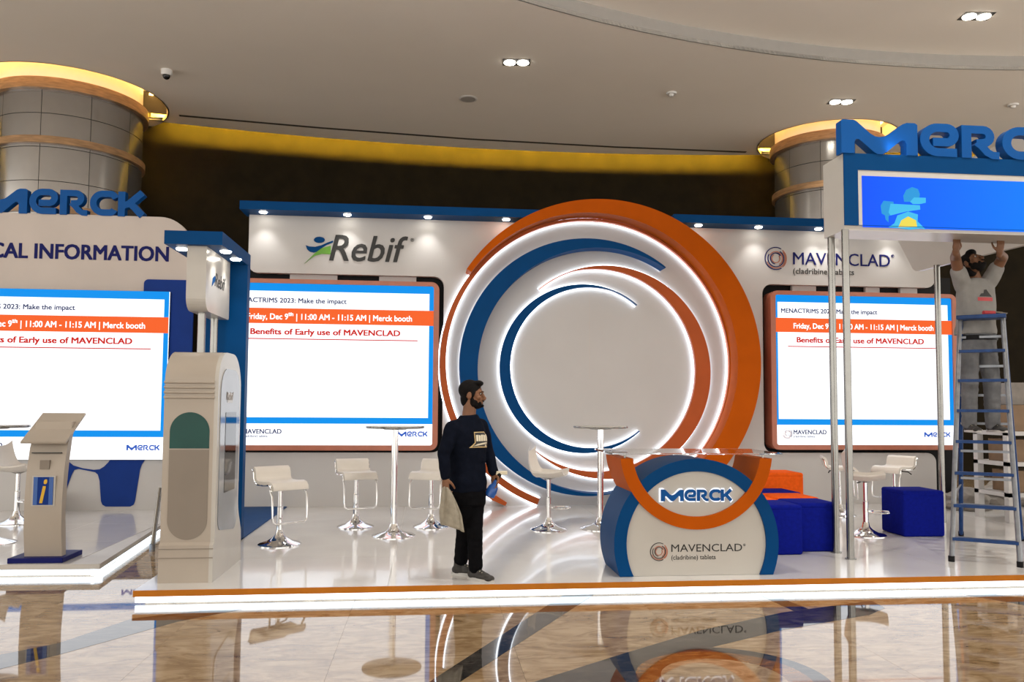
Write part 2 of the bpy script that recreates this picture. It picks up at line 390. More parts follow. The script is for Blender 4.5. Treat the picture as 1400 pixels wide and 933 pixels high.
# floor: marble tiles and dark inlays
flo = tag(B(XL, -9.5, -.12, XR, 19.5, -.03).build('floor', 'seam'), 'polished beige marble floor with dark inlaid bands', kind='structure')
T = 1.1; tm = B(-T/2+.0006, -T/2+.0006, -.03, T/2-.0006, T/2-.0006, 0).build('marble_tile', 'marble_beige', flo).data
first = flo.children[0]
x0t, y0t = -6.6, 1.1; k = 0
for i in range(16):
    for j in range(11):
        px, py = x0t+i*T, y0t+j*T
        if k == 0: o = first
        else: o = bpy.data.objects.new('marble_tile', tm); COL.objects.link(o); o.parent = flo
        o.location = (px, py, 0); o.rotation_euler = (0, 0, random.choice((0, math.pi))); k += 1
r_ = MB().xy([[(XL, -9.5), (XR, -9.5), (XR, 19.5), (XL, 19.5)], [(x0t-T/2, y0t-T/2), (x0t-T/2, y0t+10.5*T), (x0t+15.5*T, y0t+10.5*T), (x0t+15.5*T, y0t-T/2)]], -.03, 0)
r_.build('marble_field', 'marble_beige', flo)
def fl(*ps): return [tuple(onz(x, y, 0)[:2]) for x, y in ps]
def inlay(poly, m, z=.0012): MB().xy(poly, -.01, z).build('inlay_band', m, flo)
q0, q1, q2, q3 = fl((587, 933), (629, 933), (816, 811), (775, 811)); e0 = Vector(q0)-Vector(q3); e1 = Vector(q1)-Vector(q2)
inlay([tuple(Vector(q0)+e0*1.2), tuple(Vector(q1)+e1*1.2), tuple(Vector(q2)-e1*.8), tuple(Vector(q3)-e0*.8)], 'marble_dark')
inlay(fl((640, 960), (730, 933), (850, 895), (960, 862), (1070, 838), (1160, 826), (1192, 822), (1210, 832), (1190, 841), (1070, 862), (975, 885), (900, 910), (850, 933), (760, 980)), 'marble_dark')
inlay(fl((-60, 908), (-60, 930), (80, 896), (245, 850), (330, 834), (290, 834), (182, 846), (80, 880)), 'marble_dark')
inlay(fl((1040, 815), (1085, 836), (1105, 833), (1060, 815)), 'marble_dark', .001)
inlay(fl((1310, 812), (1400, 828), (1480, 838), (1480, 826), (1400, 818), (1340, 811)), 'marble_dark')
mc, mr = fit(fl((868, 933), (905, 903), (947, 891), (1010, 893), (1060, 908))); mc2, mr2 = fit(fl((905, 933), (940, 918), (978, 914), (1020, 914), (1062, 921)))
inlay(circ(mc, mr+.10, 64), 'marble_dark', .0014); inlay(circ(mc, mr, 64), 'marble_brown', .0018); inlay(circ(mc, mr-.14, 64), 'marble_beige', .0022)
# ---------------------------------------------------------------- columns
def column(c, r, label):
    t = based('hall_column', label, 'column', (c[0], c[1], 0))
    MB().lathe([(r-.03, 0), (r-.03, CEIL+.5)], (0, 0, 0), 48).build('core', 'seam', t, True)
    n = 10; h = .62; mb = MB(); k = 8
    for i in range(2):
        pass
    vs = []; fs = []
    for z in (.006, h-.006):
        for j in range(k+1):
            a = (2*math.pi/n)*(j/k*.988+.006); vs.append((r*math.cos(a), r*math.sin(a), z))
    for z in (.006, h-.006):
        for j in range(k+1):
            a = (2*math.pi/n)*(j/k*.988+.006); vs.append(((r-.025)*math.cos(a), (r-.025)*math.sin(a), z))
    for j in range(k): fs += [(j, j+1, k+2+j, k+1+j)]
    m2 = 2*(k+1)
    fs += [(k+1+j, k+2+j, m2+k+2+j, m2+k+1+j) for j in range(k)]+[(m2+j, m2+j+1, j+1, j) for j in range(k)]
    fs += [(0, k+1, m2+k+1, m2), (k, m2+k, m2+2*k+1, 2*k+1)]
    p = MB().add(vs, fs).build('cladding_panel', 'clad', t, True)
    first = True
    for row in range(5, 12):
        for q in range(n):
            o = p if first else p.copy()
            if not first: COL.objects.link(o)
            first = False
            o.location = (0, 0, CEIL-.12-(12-row)*h+.0); o.rotation_euler = (0, 0, 2*math.pi*q/n+.35)
    MB().lathe([(r, 0), (r, CEIL-.12-7*h)], (0, 0, 0), 48).build('lower_shaft', 'clad', t, True)
    def ring(z, hh, ro): MB().prism([circ((0, 0), ro, 64), circ((0, 0), r-.01, 64)[::-1]], lambda p: (p.x, p.y, z), lambda p: (p.x, p.y, z+hh)).build('wood_band', 'band_wood', t, True)
    MB().lathe([(r-.02, CEIL-.12), (r-.02, CEIL+.5)], n=64).build('collar', 'detector', t, True)
    ring(CEIL-.30, .2, r+.10); ring(CEIL-1.30, .13, r+.06); ring(CEIL-2.55, .13, r+.06)
    return t
column(c1, 1.30, 'metal clad round column with wooden bands behind the information wall')
column(c2, c2r*.76, 'metal clad round column with wooden bands behind the hanging blue screen')
# ---------------------------------------------------------------- ceiling fittings
def downlight(p, z, label, rz=0):
    t = based('ceiling_downlight', label, 'downlight', (p[0], p[1], z), 'twin downlights in the ceiling'); t.rotation_euler = (0, 0, rz)
    MB().box(-.24, -.13, -.006, .24, .13, .0).build('bezel', 'seam', t)
    for s in (-1, 1):
        MB().lathe([(.10, -.02), (.10, -.004)], (s*.115, 0, 0), 20).build('bulb', 'lamp', t, True)
    spot('downlight_beam', (p[0], p[1], z-.05), 480, 115, .8, (1, .95, .87), .1)
downlight(onz(706, 85, CEIL), CEIL, 'twin recessed downlight in the lower ceiling above the swirl rings', -.1)
downlight(onz(1150, 139, CEIL), CEIL, 'twin recessed downlight in the ceiling beside the column cove', -.1)
downlight(onz(1335, 22, UPZ), UPZ, 'twin recessed downlight in the raised ceiling disc', -.1)
downlight((1.5, 5.6), UPZ, 'added unseen twin downlight in the raised ceiling above the stage edge', -.1)  # added out of view; its floor bounce brightens the ceiling
downlight((5.5, 5.4), UPZ, 'added unseen twin downlight in the raised ceiling above the poufs', -.1)  # second added lamp out of view, fills lobby floor and stage front
p = onz(228, 96, CEIL); t = based('security_camera', 'white dome security camera on the ceiling beside the glowing column', 'camera', (p.x, p.y, CEIL))
MB().lathe([(.10, 0), (.10, -.06), (.085, -.10)][::-1], n=24).build('housing', 'detector', t, True); MB().ball((0, -.01, -.11), .065).build('dome', 'dark_glass', t, True)
p = onz(640, 135, CEIL); t = based('ceiling_speaker', 'round flat ceiling speaker with a pale rim', 'speaker', (p.x, p.y, CEIL))
MB().lathe([(.15, -.012), (.18, -.006), (.18, 0)], n=32).build('rim', 'detector', t, True); MB().lathe([(.145, -.016), (.145, -.006)], n=32).build('grille', 'fascia_paint', t, True)
for px, py, lab in ((918, 127, 'small white smoke detector on the ceiling above the swirl rings'), (1385, 143, 'small white smoke detector on the ceiling above the hanging screen')):
    p = onz(px, py, CEIL); t = based('smoke_detector', lab, 'detector', (p.x, p.y, CEIL), 'smoke detectors on the ceiling')
    MB().lathe([(.09, -.03), (.10, 0)], n=20).build('base', 'detector', t, True); MB().lathe([(.035, -.075), (.05, -.03)], n=16).build('sensor', 'detector', t, True)
# ---------------------------------------------------------------- stages
def stage(name, label, poly, edge_edges, mat_edge, seams, cutx=None):
    base = poly[0]; t = based(name, label, 'stage', (base[0], base[1], 0))
    cen = Vector((sum(p[0] for p in poly)/len(poly), sum(p[1] for p in poly)/len(poly)))
    def inset(d):
        out = []; n = len(poly)
        for i in range(n):
            p = Vector(poly[i]); a = (p-Vector(poly[i-1])).normalized(); b = (Vector(poly[(i+1) % n])-p).normalized()
            na = Vector((-a.y, a.x)); nb_ = Vector((-b.y, b.x)); m_ = (na+nb_).normalized(); out.append(tuple(p+m_*(d/max(.4, m_.dot(na)))))
        return out
    MB().xy(inset(.07), 0, ZP-.045).build('plinth', 'stage_edge', t)
    MB().xy(inset(.012), ZP-.045, ZP-.004).build('deck', 'stage_edge', t)
    xs, ys = seams; k = 0
    for i in range(len(xs)-1):
        for j in range(len(ys)-1):
            P = [Vector((xs[i], ys[j], 0)), Vector((xs[i+1], ys[j], 0)), Vector((xs[i+1], ys[j+1], 0)), Vector((xs[i], ys[j+1], 0))]
            # clip to the stage outline (convex)
            Q = [q.copy() for q in P]; n = len(poly)
            for e in range(n):
                a, b = Vector((*poly[e], 0)), Vector((*poly[(e+1) % n], 0)); nn = Vector((-(b-a).y, (b-a).x, 0))
                R = []
                for u in range(len(Q)):
                    c, d = Q[u], Q[(u+1) % len(Q)]; dc, dd = (c-a).dot(nn), (d-a).dot(nn)
                    if dc >= 0: R.append(c)
                    if dc*dd < 0: R.append(c+(d-c)*(dc/(dc-dd)))
                Q = R
                if not Q: break
            if len(Q) < 3: continue
            cc = sum(Q, Vector())/len(Q); Q = [q+(cc-q).normalized()*.002 for q in Q]
            MB().xy([tuple(q[:2]) for q in Q], ZP-.004, ZP).build('floor_panel', 'stage_white', t)
    for e in edge_edges:
        a, b = Vector(poly[e]), Vector(poly[(e+1) % len(poly)]); d = (b-a).normalized(); nn = Vector((-d.y, d.x))
        q = [a, b, b+nn*.014, a+nn*.014]
        MB().xy([tuple(x) for x in q], ZP-.045, ZP+.001).build('edge_strip', mat_edge, t)
        q = [a+nn*.05, b+nn*.05, b+nn*.068, a+nn*.068]
        MB().xy([tuple(x) for x in q], .012, ZP-.05).build('led_strip', 'led', t)
    local(t); return t
SX1 = 8.6
stage('exhibition_stage', 'wide white stage with an orange front edge and glowing base', [(-2.18, 6.35), (SX1, 6.42), (SX1, 11.75), (-2.32, 11.75)], (0,), 'stage_orange',
      ([-2.6, -.3, 2.14, 4.58, 7.02, 9], [6.2, 7.62, 8.84, 10.06, 11.8]))
stage('information_stage', 'white stage with a grey front edge under the information wall', [(-7.5, 7.55), (-2.83, 7.42), (-3.1, 10.2), (-3.1, 11.75), (-7.5, 11.75)], (0, 1), 'stage_edge',
      ([-8, -5.6, -3.9, -2.7], [7.3, 8.64, 9.86, 11.8]))
# ---------------------------------------------------------------- main display wall
WY = 11.3
t = based('display_wall', 'long white exhibition wall with blue lit canopy behind the stools', 'wall', (2.5, WY, ZP))
main_wall = t
out = rpoly([(-2.5, ZP), (7.5, ZP), (7.5, .85, .14), (4.85, .85, .14), (4.85, 3.32, .14), (7.55, 3.32, .14), (7.55, 4.16), (-2.5, 4.16), (-2.5, 3.32, .13), (.19, 3.32, .14), (.19, .85, .14), (-2.5, .85)])
MB().xz(out, WY, WY+.1).build('wall_panel', 'white_panel', t)
B(-2.5, WY+.16, ZP, 7.9, WY+.24, 3.5).build('backing_panel', 'black', t)
B(-2.56, 10.98, 4.125, 1.60, WY+.12, 4.24).build('canopy', 'blue', t)
B(3.42, 10.98, 4.125, 7.6, WY+.12, 4.24).build('canopy', 'blue', t)
dc, drr = fit([(ony(*p, 10.92).x, ony(*p, 10.92).z) for p in ((731.6, 291), (827, 272), (929, 299.5), (1011, 391.6), (1040, 487), (1031, 566))])
ch = [(q[0]*1.0, q[1]) for q in arcp((dc[0]+.06, dc[1]+.04), drr-.06, 0, 180, 60) if q[1] > 4.15]
MB().xz(ch, WY, WY+.1).build('arch_panel', 'white_panel', t)
for x0, x1 in ((-1.95, -1.30), (-.72, -.2), (5.35, 5.72), (6.5, 6.72), (7.05, 7.32)):
    B(x0, WY+.09, 3.2, x1, WY+.15, 3.4).build('bracket', 'white_panel', t)
B(2.27, WY-.0008, 1.9, 2.274, WY, 3.4).build('panel_joint', 'beige_panel', t)
DL = [(360, 289), (475, 294), (585, 298), (692, 302), (955, 309), (1037, 312), (1119, 315)]
for px, py in DL:
    p = ony(px, py, 11.13); x = p.x
    MB().lathe([(.045, 4.112), (.055, 4.126)], (x, 11.13, 0), 18).build('spotlight', 'lamp', t, True)
    spot('canopy_beam', (x, 11.13, 4.09), 12, 95, .8, (1, .97, .92), .03)
for x in (5.9, 6.8):
    MB().lathe([(.045, 4.112), (.055, 4.126)], (x, 11.13, 0), 18).build('spotlight', 'lamp', t, True); spot('canopy_beam', (x, 11.13, 4.09), 12, 95, .8, (1, .97, .92), .03)
# print on the wall
fw = Fr((0, WY, 0))
def wp(px, py, y=WY): p = ony(px, py, y); return p.x, p.z
def zx(x, y): return wp(330+x/4, 260+y/4)     # points read from the enlarged crop of the left logo
MB().prism([zx(427+30*math.cos(a), 273+17*math.sin(a)) for a in np.linspace(0, 2*math.pi, 24, endpoint=False)], lambda p: fw(p.x, p.y, .01), lambda p: fw(p.x, p.y, 0)).build('emblem_head', 'blue', t)
MB().prism([zx(*p) for p in ((352, 302), (372, 309), (405, 311), (440, 302), (470, 288), (502, 277), (502, 287), (468, 300), (438, 318), (412, 338), (396, 343), (375, 338), (360, 325))], lambda p: fw(p.x, p.y, .01), lambda p: fw(p.x, p.y, 0)).build('emblem_arms', 'blue', t)
MB().prism([zx(*p) for p in ((345, 403), (372, 376), (402, 346), (440, 318), (490, 304), (488, 352), (440, 350), (402, 360), (375, 378))], lambda p: fw(p.x, p.y, .01), lambda p: fw(p.x, p.y, 0)).build('emblem_leaf', 'green_leaf', t)
x0, z0 = zx(480, 386); x1, z1 = zx(912, 256)
text(fw, 'Rebif', x0, z0, x1-x0, z1-z0-.0, 'black_print', t, bold=.010, shear=.25, depth=.008, split=True)
x0, z0 = zx(925, 283); text(fw, '®', x0, z0, .05, .05, 'black_print', t, depth=.008)
def zy(x, y): return wp(1030+x/3.732, 150+y/3.732)
x0, z0 = zy(114, 760); ringlogo(fw, x0, z0, .165, t, 'navy_print', 'copper', 0, .008)
x0, z0 = zy(202, 765); x1, z1 = zy(695, 716)
z0 = 3.62; text(fw, 'MAVENCLAD', x0, z0, x1-x0, .185, 'navy_print', t, depth=.008, split=True)
text(fw, '®', x1+.02, z0+.14, .05, .05, 'navy_print', t, depth=.006)
x1, _ = zy(512, 800); text(fw, '(cladribine) tablets', x0, z0-.165, x1-x0, .115, 'black_print', t, depth=.006, split=True)
local(t)
# ---------------------------------------------------------------- swirl rings
def crescent(name, label, mname, outer, inner, Y, depth, a0, a1, gap=.06, halo='both', hw=.017, minw=.012, ho=.0):
    """ring between two circles read in the plane Y; angles in degrees counter-clockwise from +x"""
    co, ro = fit([wp(*p, Y) for p in outer]); ci, rin = fit([wp(*p, Y) for p in inner])
    L = []; R = []; n = 110
    for k in range(n+1):
        t_ = math.radians(a0+(a1-a0)*k/n); d = Vector((math.cos(t_), math.sin(t_)))
        r1 = ro; v = Vector(co)-Vector(ci); bq = v.dot(d); disc = bq*bq-(v.dot(v)-rin*rin)
        r2 = -bq+math.sqrt(max(disc, 0)); r2 = min(r2, r1-minw)
        p1 = Vector(co)+d*r1; p2 = Vector(co)+d*r2
        if min(p1.y, p2.y) < ZP+.002: continue
        L.append(p1); R.append(p2)
    t = based(name, label, 'swirl ring', (co[0], WY, co[1]-ro))
    MB().xz([tuple(p) for p in L]+[tuple(p) for p in reversed(R)], Y, Y+depth).build('ring_body', mname, t, True)
    back = WY-.004
    def strip(pts, sgn):
        q = [(p+(p-Vector(co)).normalized()*(sgn*ho)) for p in pts]; ws = [hw*max(.4, min(1, (a-b).length/.06)) for a, b in zip(L, R)]
        MB().xz(ribbon([tuple(p) for p in q], ws), back-.03, back).build('led_strip', 'halo', t)
    if halo in ('both', 'out'): strip(L, 1)
    if halo in ('both', 'in'): strip(R, -1)
    # stand-off blocks that carry the ring
    for k in range(6, len(L), 25):
        m_ = (L[k]+R[k])/2; wd = max(.01, (L[k]-R[k]).length*.3)
        MB().box(m_.x-wd, Y+depth-.005, m_.y-wd, m_.x+wd, WY+.005, m_.y+wd).build('standoff', 'white_panel', t)
    local(t); return t
crescent('orange_swirl_ring', 'thick orange swirl ring rising above the blue canopy', 'orange',
         [(731.6, 291), (827, 272), (929, 299.5), (1011, 391.6), (1040, 487), (1031, 566), (1011, 611)], [(754.6, 298), (797, 289.6), (863, 298), (929, 335.7), (978, 391.6), (1008, 464), (1009.5, 516.6), (996, 566)],
         10.92, .37, -75, 147, halo='none')
crescent('copper_swirl_ring', 'thin copper orange swirl ring between the orange and blue rings', 'burnt',
         [(606.6, 487), (612, 440), (650, 372), (745, 302), (797, 294), (866, 306), (919, 338), (965, 397), (996, 487), (610, 530), (660, 658)], [(614, 487), (620, 440), (657, 376), (745, 305), (797, 297), (866, 308.5), (919, 341), (963.5, 399), (993.5, 487), (618, 530), (667, 652)], 11.22, .06, -62, 250, ho=.015, minw=.03)
crescent('blue_swirl_ring', 'thick dark blue swirl ring sweeping down to the stage', 'blue',
         [(856.6, 334), (797, 326.8), (731.6, 340.6), (665.8, 398), (631, 457), (625, 506.7), (629.6, 549.5), (666, 585+8), (698.7, 638), (745, 674)], [(797, 339.6), (731.6, 362), (685.5, 411), (659, 460.7), (652, 506.7), (653.6, 539.6), (679, 595), (731.6, 644.5), (784, 674)],
         11.02, .26, 52, 312, halo='out', ho=-.01)
crescent('inner_orange_swirl_ring', 'inner burnt orange swirl ring with white backlight', 'burnt',
         [(726.6, 403), (777.6, 371.8), (827, 362.6), (896, 381.7), (945, 427.8), (970, 487), (971.7, 516.6), (962, 566), (797, 652.7), (764.5, 638)], [(777, 373), (830, 369.5), (886, 388), (929, 431), (950, 483.7), (950, 523), (937, 566), (797, 645.5), (771, 637)],
         11.2, .06, -133, 130, ho=.012)
crescent('inner_blue_swirl_ring', 'innermost dark blue swirl ring with white backlight', 'blue',
         [(860, 409.7), (797, 387.6), (741, 404.7), (698.7, 447.5), (680, 497), (685.5, 539.6), (708.6, 572), (748, 601.7), (784, 618), (820, 623), (874, 592)], [(797, 393), (741, 414.6), (708.6, 457), (696.4, 503.4), (705, 549.5), (725, 572), (758, 598), (797, 611.6), (830, 613)],
         11.2, .06, 50, 312, ho=.012)
tail = [wp(*p, 11.2) for p in ((640, 648), (648, 659), (658, 669), (675, 681), (692, 690))]
t = based('swirl_tail', 'short tapered copper orange tail below the blue swirl ring', 'swirl ring', (wp(700, 690)[0], WY, ZP))
MB().xz(ribbon(tail, [.03, .06, .08, .08, .05]), 11.2, 11.30).build('tail_body', 'burnt', t)
MB().xz(ribbon([(p[0]-.03, p[1]-.045) for p in tail if p[1] > ZP+.07], .02), 11.26, 11.296).build('led_strip', 'halo', t); local(t)
# ---------------------------------------------------------------- LED screens with the slide
def slide(t, fr, W, H, frame=True):
    def X(u): return (u-92)/913*W
    def Z(v): return (860-v)/772*H
    plate(fr, rect(0, 0, W, H), -.03, 0).build('display', 'scr_white', t)
    def bar(x0, y0, x1, y1, m, z=.001): plate(fr, rect(X(x0), Z(y1), X(x1), Z(y0)), 0, z).build('slide_bar', m, t)
    bar(92, 88, 1005, 125, 'scr_blue'); bar(92, 125, 105, 758, 'scr_blue', .0012); bar(985, 125, 1005, 758, 'scr_blue', .0012); bar(92, 728, 1005, 758, 'scr_blue', .0014)
    bar(92, 207, 1005, 281, 'scr_orange', .002)
    bar(155, 352, 935, 357, 'scr_red')
    def tx(s, x0, y0, x1, y1, m, bold=0, z=.0012): text(fr, s, X(x0), Z(y1), X(x1)-X(x0), Z(y0)-Z(y1), m, t, z, bold, depth=.001)
    tx('MENACTRIMS 2023: Make the impact', 122, 158, 617, 188, 'scr_slate', .03)
    tx('Friday, Dec 9ᵗʰ | 11:00 AM - 11:15 AM | Merck booth', 185, 228, 908, 270, 'scr_white', .018, .0025)
    tx('Benefits of Early use of MAVENCLAD', 200, 306, 857, 342, 'scr_red', .036)
    tx('MAVENCLAD', 178, 784, 345, 806, 'scr_slate', .03); tx('(cladribine) tablets', 178, 811, 285, 826, 'scr_slate', .02)
    ringlogo(fr, X(147), Z(803), .10*W/2.76*.75, t, 'scr_copper', 'scr_slate')
    emblem(fr, X(847), Z(818), X(985)-X(847), Z(793)-Z(818), .001, 'scr_navy', t, .001, one=True)
def led_screen(x0, z0, x1, z1, label):
    t = based('led_screen', label, 'screen', ((x0+x1)/2, WY, z0))
    fo = rrect(x0, z0, x1, z1, .11); fi = rrect(x0+.075, z0+.07, x1-.075, z1-.06, .03)
    MB().xz([fo, fi[::-1]], WY-.10, WY+.165).build('frame', 'copper', t)
    slide(t, Fr((x0+.075, WY-.075, z0+.07)), x1-x0-.15, z1-z0-.13); local(t); return t
led_screen(-2.84, .885, .125, 3.225, 'copper framed LED screen under the black italic logo')
led_screen(4.93, .90, 7.82, 3.215, 'copper framed LED screen behind the chrome posts')
# ---------------------------------------------------------------- information wall (left stage)
LY = 11.1
t = based('information_wall', 'beige white wall with rounded corner and dark blue title lettering', 'wall', (-5, LY, ZP))
MB().xz(rpoly([(-7.5, ZP), (-3.2, ZP), (-3.2, 4.01, .42), (-7.5, 4.01)], 14), LY, LY+.1).build('wall_panel', 'beige_panel', t)
fl_ = Fr((0, LY, 0))
x0 = ony(-9, 357, LY).x
text(fl_, 'MEDICAL INFORMATION', -3.49-2.83, 3.41, 2.83, .195, 'navy_print', t, bold=.028, depth=.004, split=True)
MB().xz(rrect(-3.79, 1.2, -3.15, 3.16, .06), LY-.03, LY+.0).build('blue_panel', 'royal', t)
B(-7.5, LY-.012, ZP, -3.36, LY, .80).build('lower_panel', 'white_panel', t)
def zl(x, y): p = ony(x/4, 533+y/4, LY-.02); return p.x, p.z
MB().xz([zl(*p) for p in ((250, 385), (365, 385), (380, 398), (400, 415), (450, 430), (510, 439), (545, 436), (570, 420), (595, 395), (600, 385), (792, 385), (775, 410), (765, 440), (738, 610), (730, 630), (712, 640), (578, 640), (560, 630), (552, 610), (545, 500), (535, 465), (520, 452), (430, 434), (405, 440), (390, 470), (340, 610), (320, 640), (250, 640))], LY-.022, LY-.01).build('blue_wave', 'royal', t)
B(-7.5, LY-.02, .775, -3.36, LY, .80).build('ledge', 'beige_panel', t)
local(t)
t = based('led_screen', 'frameless LED screen on the information wall', 'screen', (-4.8, LY-.1, .78))
B(-6.22, LY-.085, .775, -3.44, LY+.0, 2.99).build('housing', 'black', t)
slide(t, Fr((-6.22, LY-.09, .775)), 2.78, 2.215); local(t)
def letter_sign(name, label, x, Y, z, wd, ht, depth):
    t = based(name, label, 'letter sign', (x, Y, z))
    emblem(Fr((x, Y+depth, z)), 0, 0, wd, ht, depth, 'blue_letter', t, 0)
    local(t); return t
letter_sign('letter_sign', 'blue raised letter sign standing on the information wall', -6.0, LY-.02, 4.0, 2.19, .34, .1)
# ---------------------------------------------------------------- blue sign tower behind the kiosk
t = based('sign_tower', 'blue canopy tower with a hanging white logo box', 'sign', (-2.1, 8.65, ZP))
B(-2.36, 8.6, ZP, -1.905, 8.72, 2.97).build('back_panel', 'blue', t)
B(-2.42, 7.55, 2.965, -1.905, 8.72, 3.09).build('canopy', 'blue', t)
sgn = MB().yz(rpoly([(7.62, 2.37, .13), (8.5, 2.37, .03), (8.5, 2.966), (7.62, 2.966)]), -2.235, -2.06).build('logo_box', 'white_gloss', t)
fs_ = Fr((-2.06, 0, 0), (0, 1, 0), (0, 0, 1), (1, 0, 0))
text(fs_, 'Rebif', 7.92, 2.64, .40, .13, 'black_print', sgn, bold=.01, shear=.25)
plate(fs_, [(7.82, 2.62), (7.95, 2.70), (7.92, 2.74), (7.84, 2.70)], 0, .002).build('emblem_mark', 'blue', sgn)
for y in (7.85, 8.3):
    MB().tube([(-2.15, y, ZP), (-2.15, y, 2.38)], .036, 16).build('post', 'steel', t, True)
for x, y in ((-2.33, 7.78), (-1.95, 7.86), (-1.95, 8.27)):
    MB().lathe([(.045, 2.952), (.055, 2.966)], (x, y, 0), 18).build('spotlight', 'lamp', t, True)
    spot('canopy_beam', (x, y, 2.93), 9, 100, .8, (1, .97, .92), .03)
B(-2.5, 8.6, ZP, -1.905, 11.29, ZP+.012).build('floor_plate', 'blue', t)
local(t)
# ---------------------------------------------------------------- charging kiosk
t = based('kiosk', 'beige and white rounded kiosk with a dark green arched window', 'kiosk', (-1.87, 7.0, ZP))
kx0, kx1 = -2.085, -1.672
prof = rpoly([(6.63, .16), (7.55, .16), (7.44, .55), (7.40, 1.93, .34), (6.63, 1.93, .22)], 12)
prof = rpoly([(6.60, ZP), (7.56, ZP), (7.54, .38, .1), (7.40, .6, .3), (7.40, 1.935, .30), (6.63, 1.935, .26), (6.63, .42), (6.60, .40)], 12)
MB().yz(prof, kx0, kx1-.03).build('body', 'kiosk_beige', t, True)
MB().yz(prof, kx1-.03, kx1).build('side_panel', 'white_gloss', t, True)
for z in (1.60, 1.64, 1.68, 1.56):
    MB().tube([(kx0-.002, 6.628, z), (kx1-.028, 6.628, z)], .012, 10).build('rib', 'kiosk_beige', t, True)
for z in (.37, .30):
    B(kx0-.004, 6.594, z, kx1, 6.605, z+.006).build('plinth_line', 'kiosk_pocket', t)
cx = -1.883; pr = .152
fk = Fr((0, 6.63, 0))
cap_l = [(cx+pr*math.cos(a), 1.29+pr*math.sin(a)) for a in np.linspace(0, math.pi, 24)]; cap_b = [(cx+pr*math.cos(a), .59+pr*math.sin(a)) for a in np.linspace(math.pi, 2*math.pi, 24)]
plate(fk, cap_l+[(cx-pr, 1.155), (cx+pr, 1.155)], -.01, .003).build('green_window', 'kiosk_green', t)
plate(fk, [(cx-pr, 1.145)]+cap_b+[(cx+pr, 1.145)], -.01, .003).build('front_panel', 'kiosk_pocket', t)
fk2 = Fr((kx1, 0, 0), (0, 1, 0), (0, 0, 1), (1, 0, 0))
gp = plate(fk2, rpoly([(6.70, .50, .1), (7.34, .42, .12), (7.34, 1.80, .2), (6.70, 1.80, .2)], 10), 0, .006).build('glass_panel', 'grey_glass', t)
plate(fk2, rect(6.86, .78, 7.22, 1.44), .006, .009).build('touch_screen', 'dark_glass', gp)
plate(fk2, rect(6.90, 1.52, 7.08, 1.60), .006, .008).build('sticker', 'white_gloss', gp)
text(fk2, 'Rebif', 6.86, 1.54, .24, .07, 'kiosk_pocket', gp, z=.008, shear=.25)
local(t)
# ---------------------------------------------------------------- information stand
t = based('information_stand', 'slim white brochure stand with slanted top and dark blue base', 'stand', (-3.38, 7.68, ZP))
B(-3.63, 7.49, ZP, -3.17, 7.90, ZP+.045).build('base', 'navy_print', t, bevel=.006)
pf = [(7.58, .15), (7.545, .4), (7.54, .65), (7.56, .9), (7.60, 1.1), (7.64, 1.2), (7.70, 1.34), (7.76, 1.34), (7.70, 1.18), (7.66, 1.0), (7.63, .8), (7.62, .5), (7.66, .15)]
body = MB().yz(pf, -3.53, -3.215).build('body', 'kiosk_beige', t, True)
MB().yz([(7.50, 1.165), (7.505, 1.15), (7.90, 1.40), (7.895, 1.415)], -3.565, -3.185).build('slanted_top', 'kiosk_beige', t)
fi = Fr((-3.53, 7.548, 0)); 
B(-3.50, 7.57, 1.06, -3.25, 7.60, 1.068).build('slot', 'seam', t)
bro = plate(Fr((0, 7.545, 0)), rect(-3.47, .60, -3.275, .865), -.004, .010).build('brochure_pocket', 'white_gloss', t)
plate(Fr((0, 7.545, 0)), rect(-3.455, .61, -3.29, .855), .010, .014).build('brochure', 'royal', bro)
plate(Fr((0, 7.545, 0)), rect(-3.455, .61, -3.42, .855), .014, .016).build('brochure_stripe', 'bottle_blue', bro)
plate(Fr((0, 7.545, 0)), rect(-3.325, .61, -3.29, .855), .014, .016).build('brochure_stripe', 'bottle_blue', bro)
text(Fr((0, 7.545, 0)), 'i', -3.40, .63, .06, .2, 'yellow', bro, z=.016, bold=.02, shear=.3)
plate(Fr((0, 7.57, 0)), rect(-3.42, .92, -3.34, 1.0), -.02, .014).build('code_card', 'kiosk_pocket', t)
local(t)
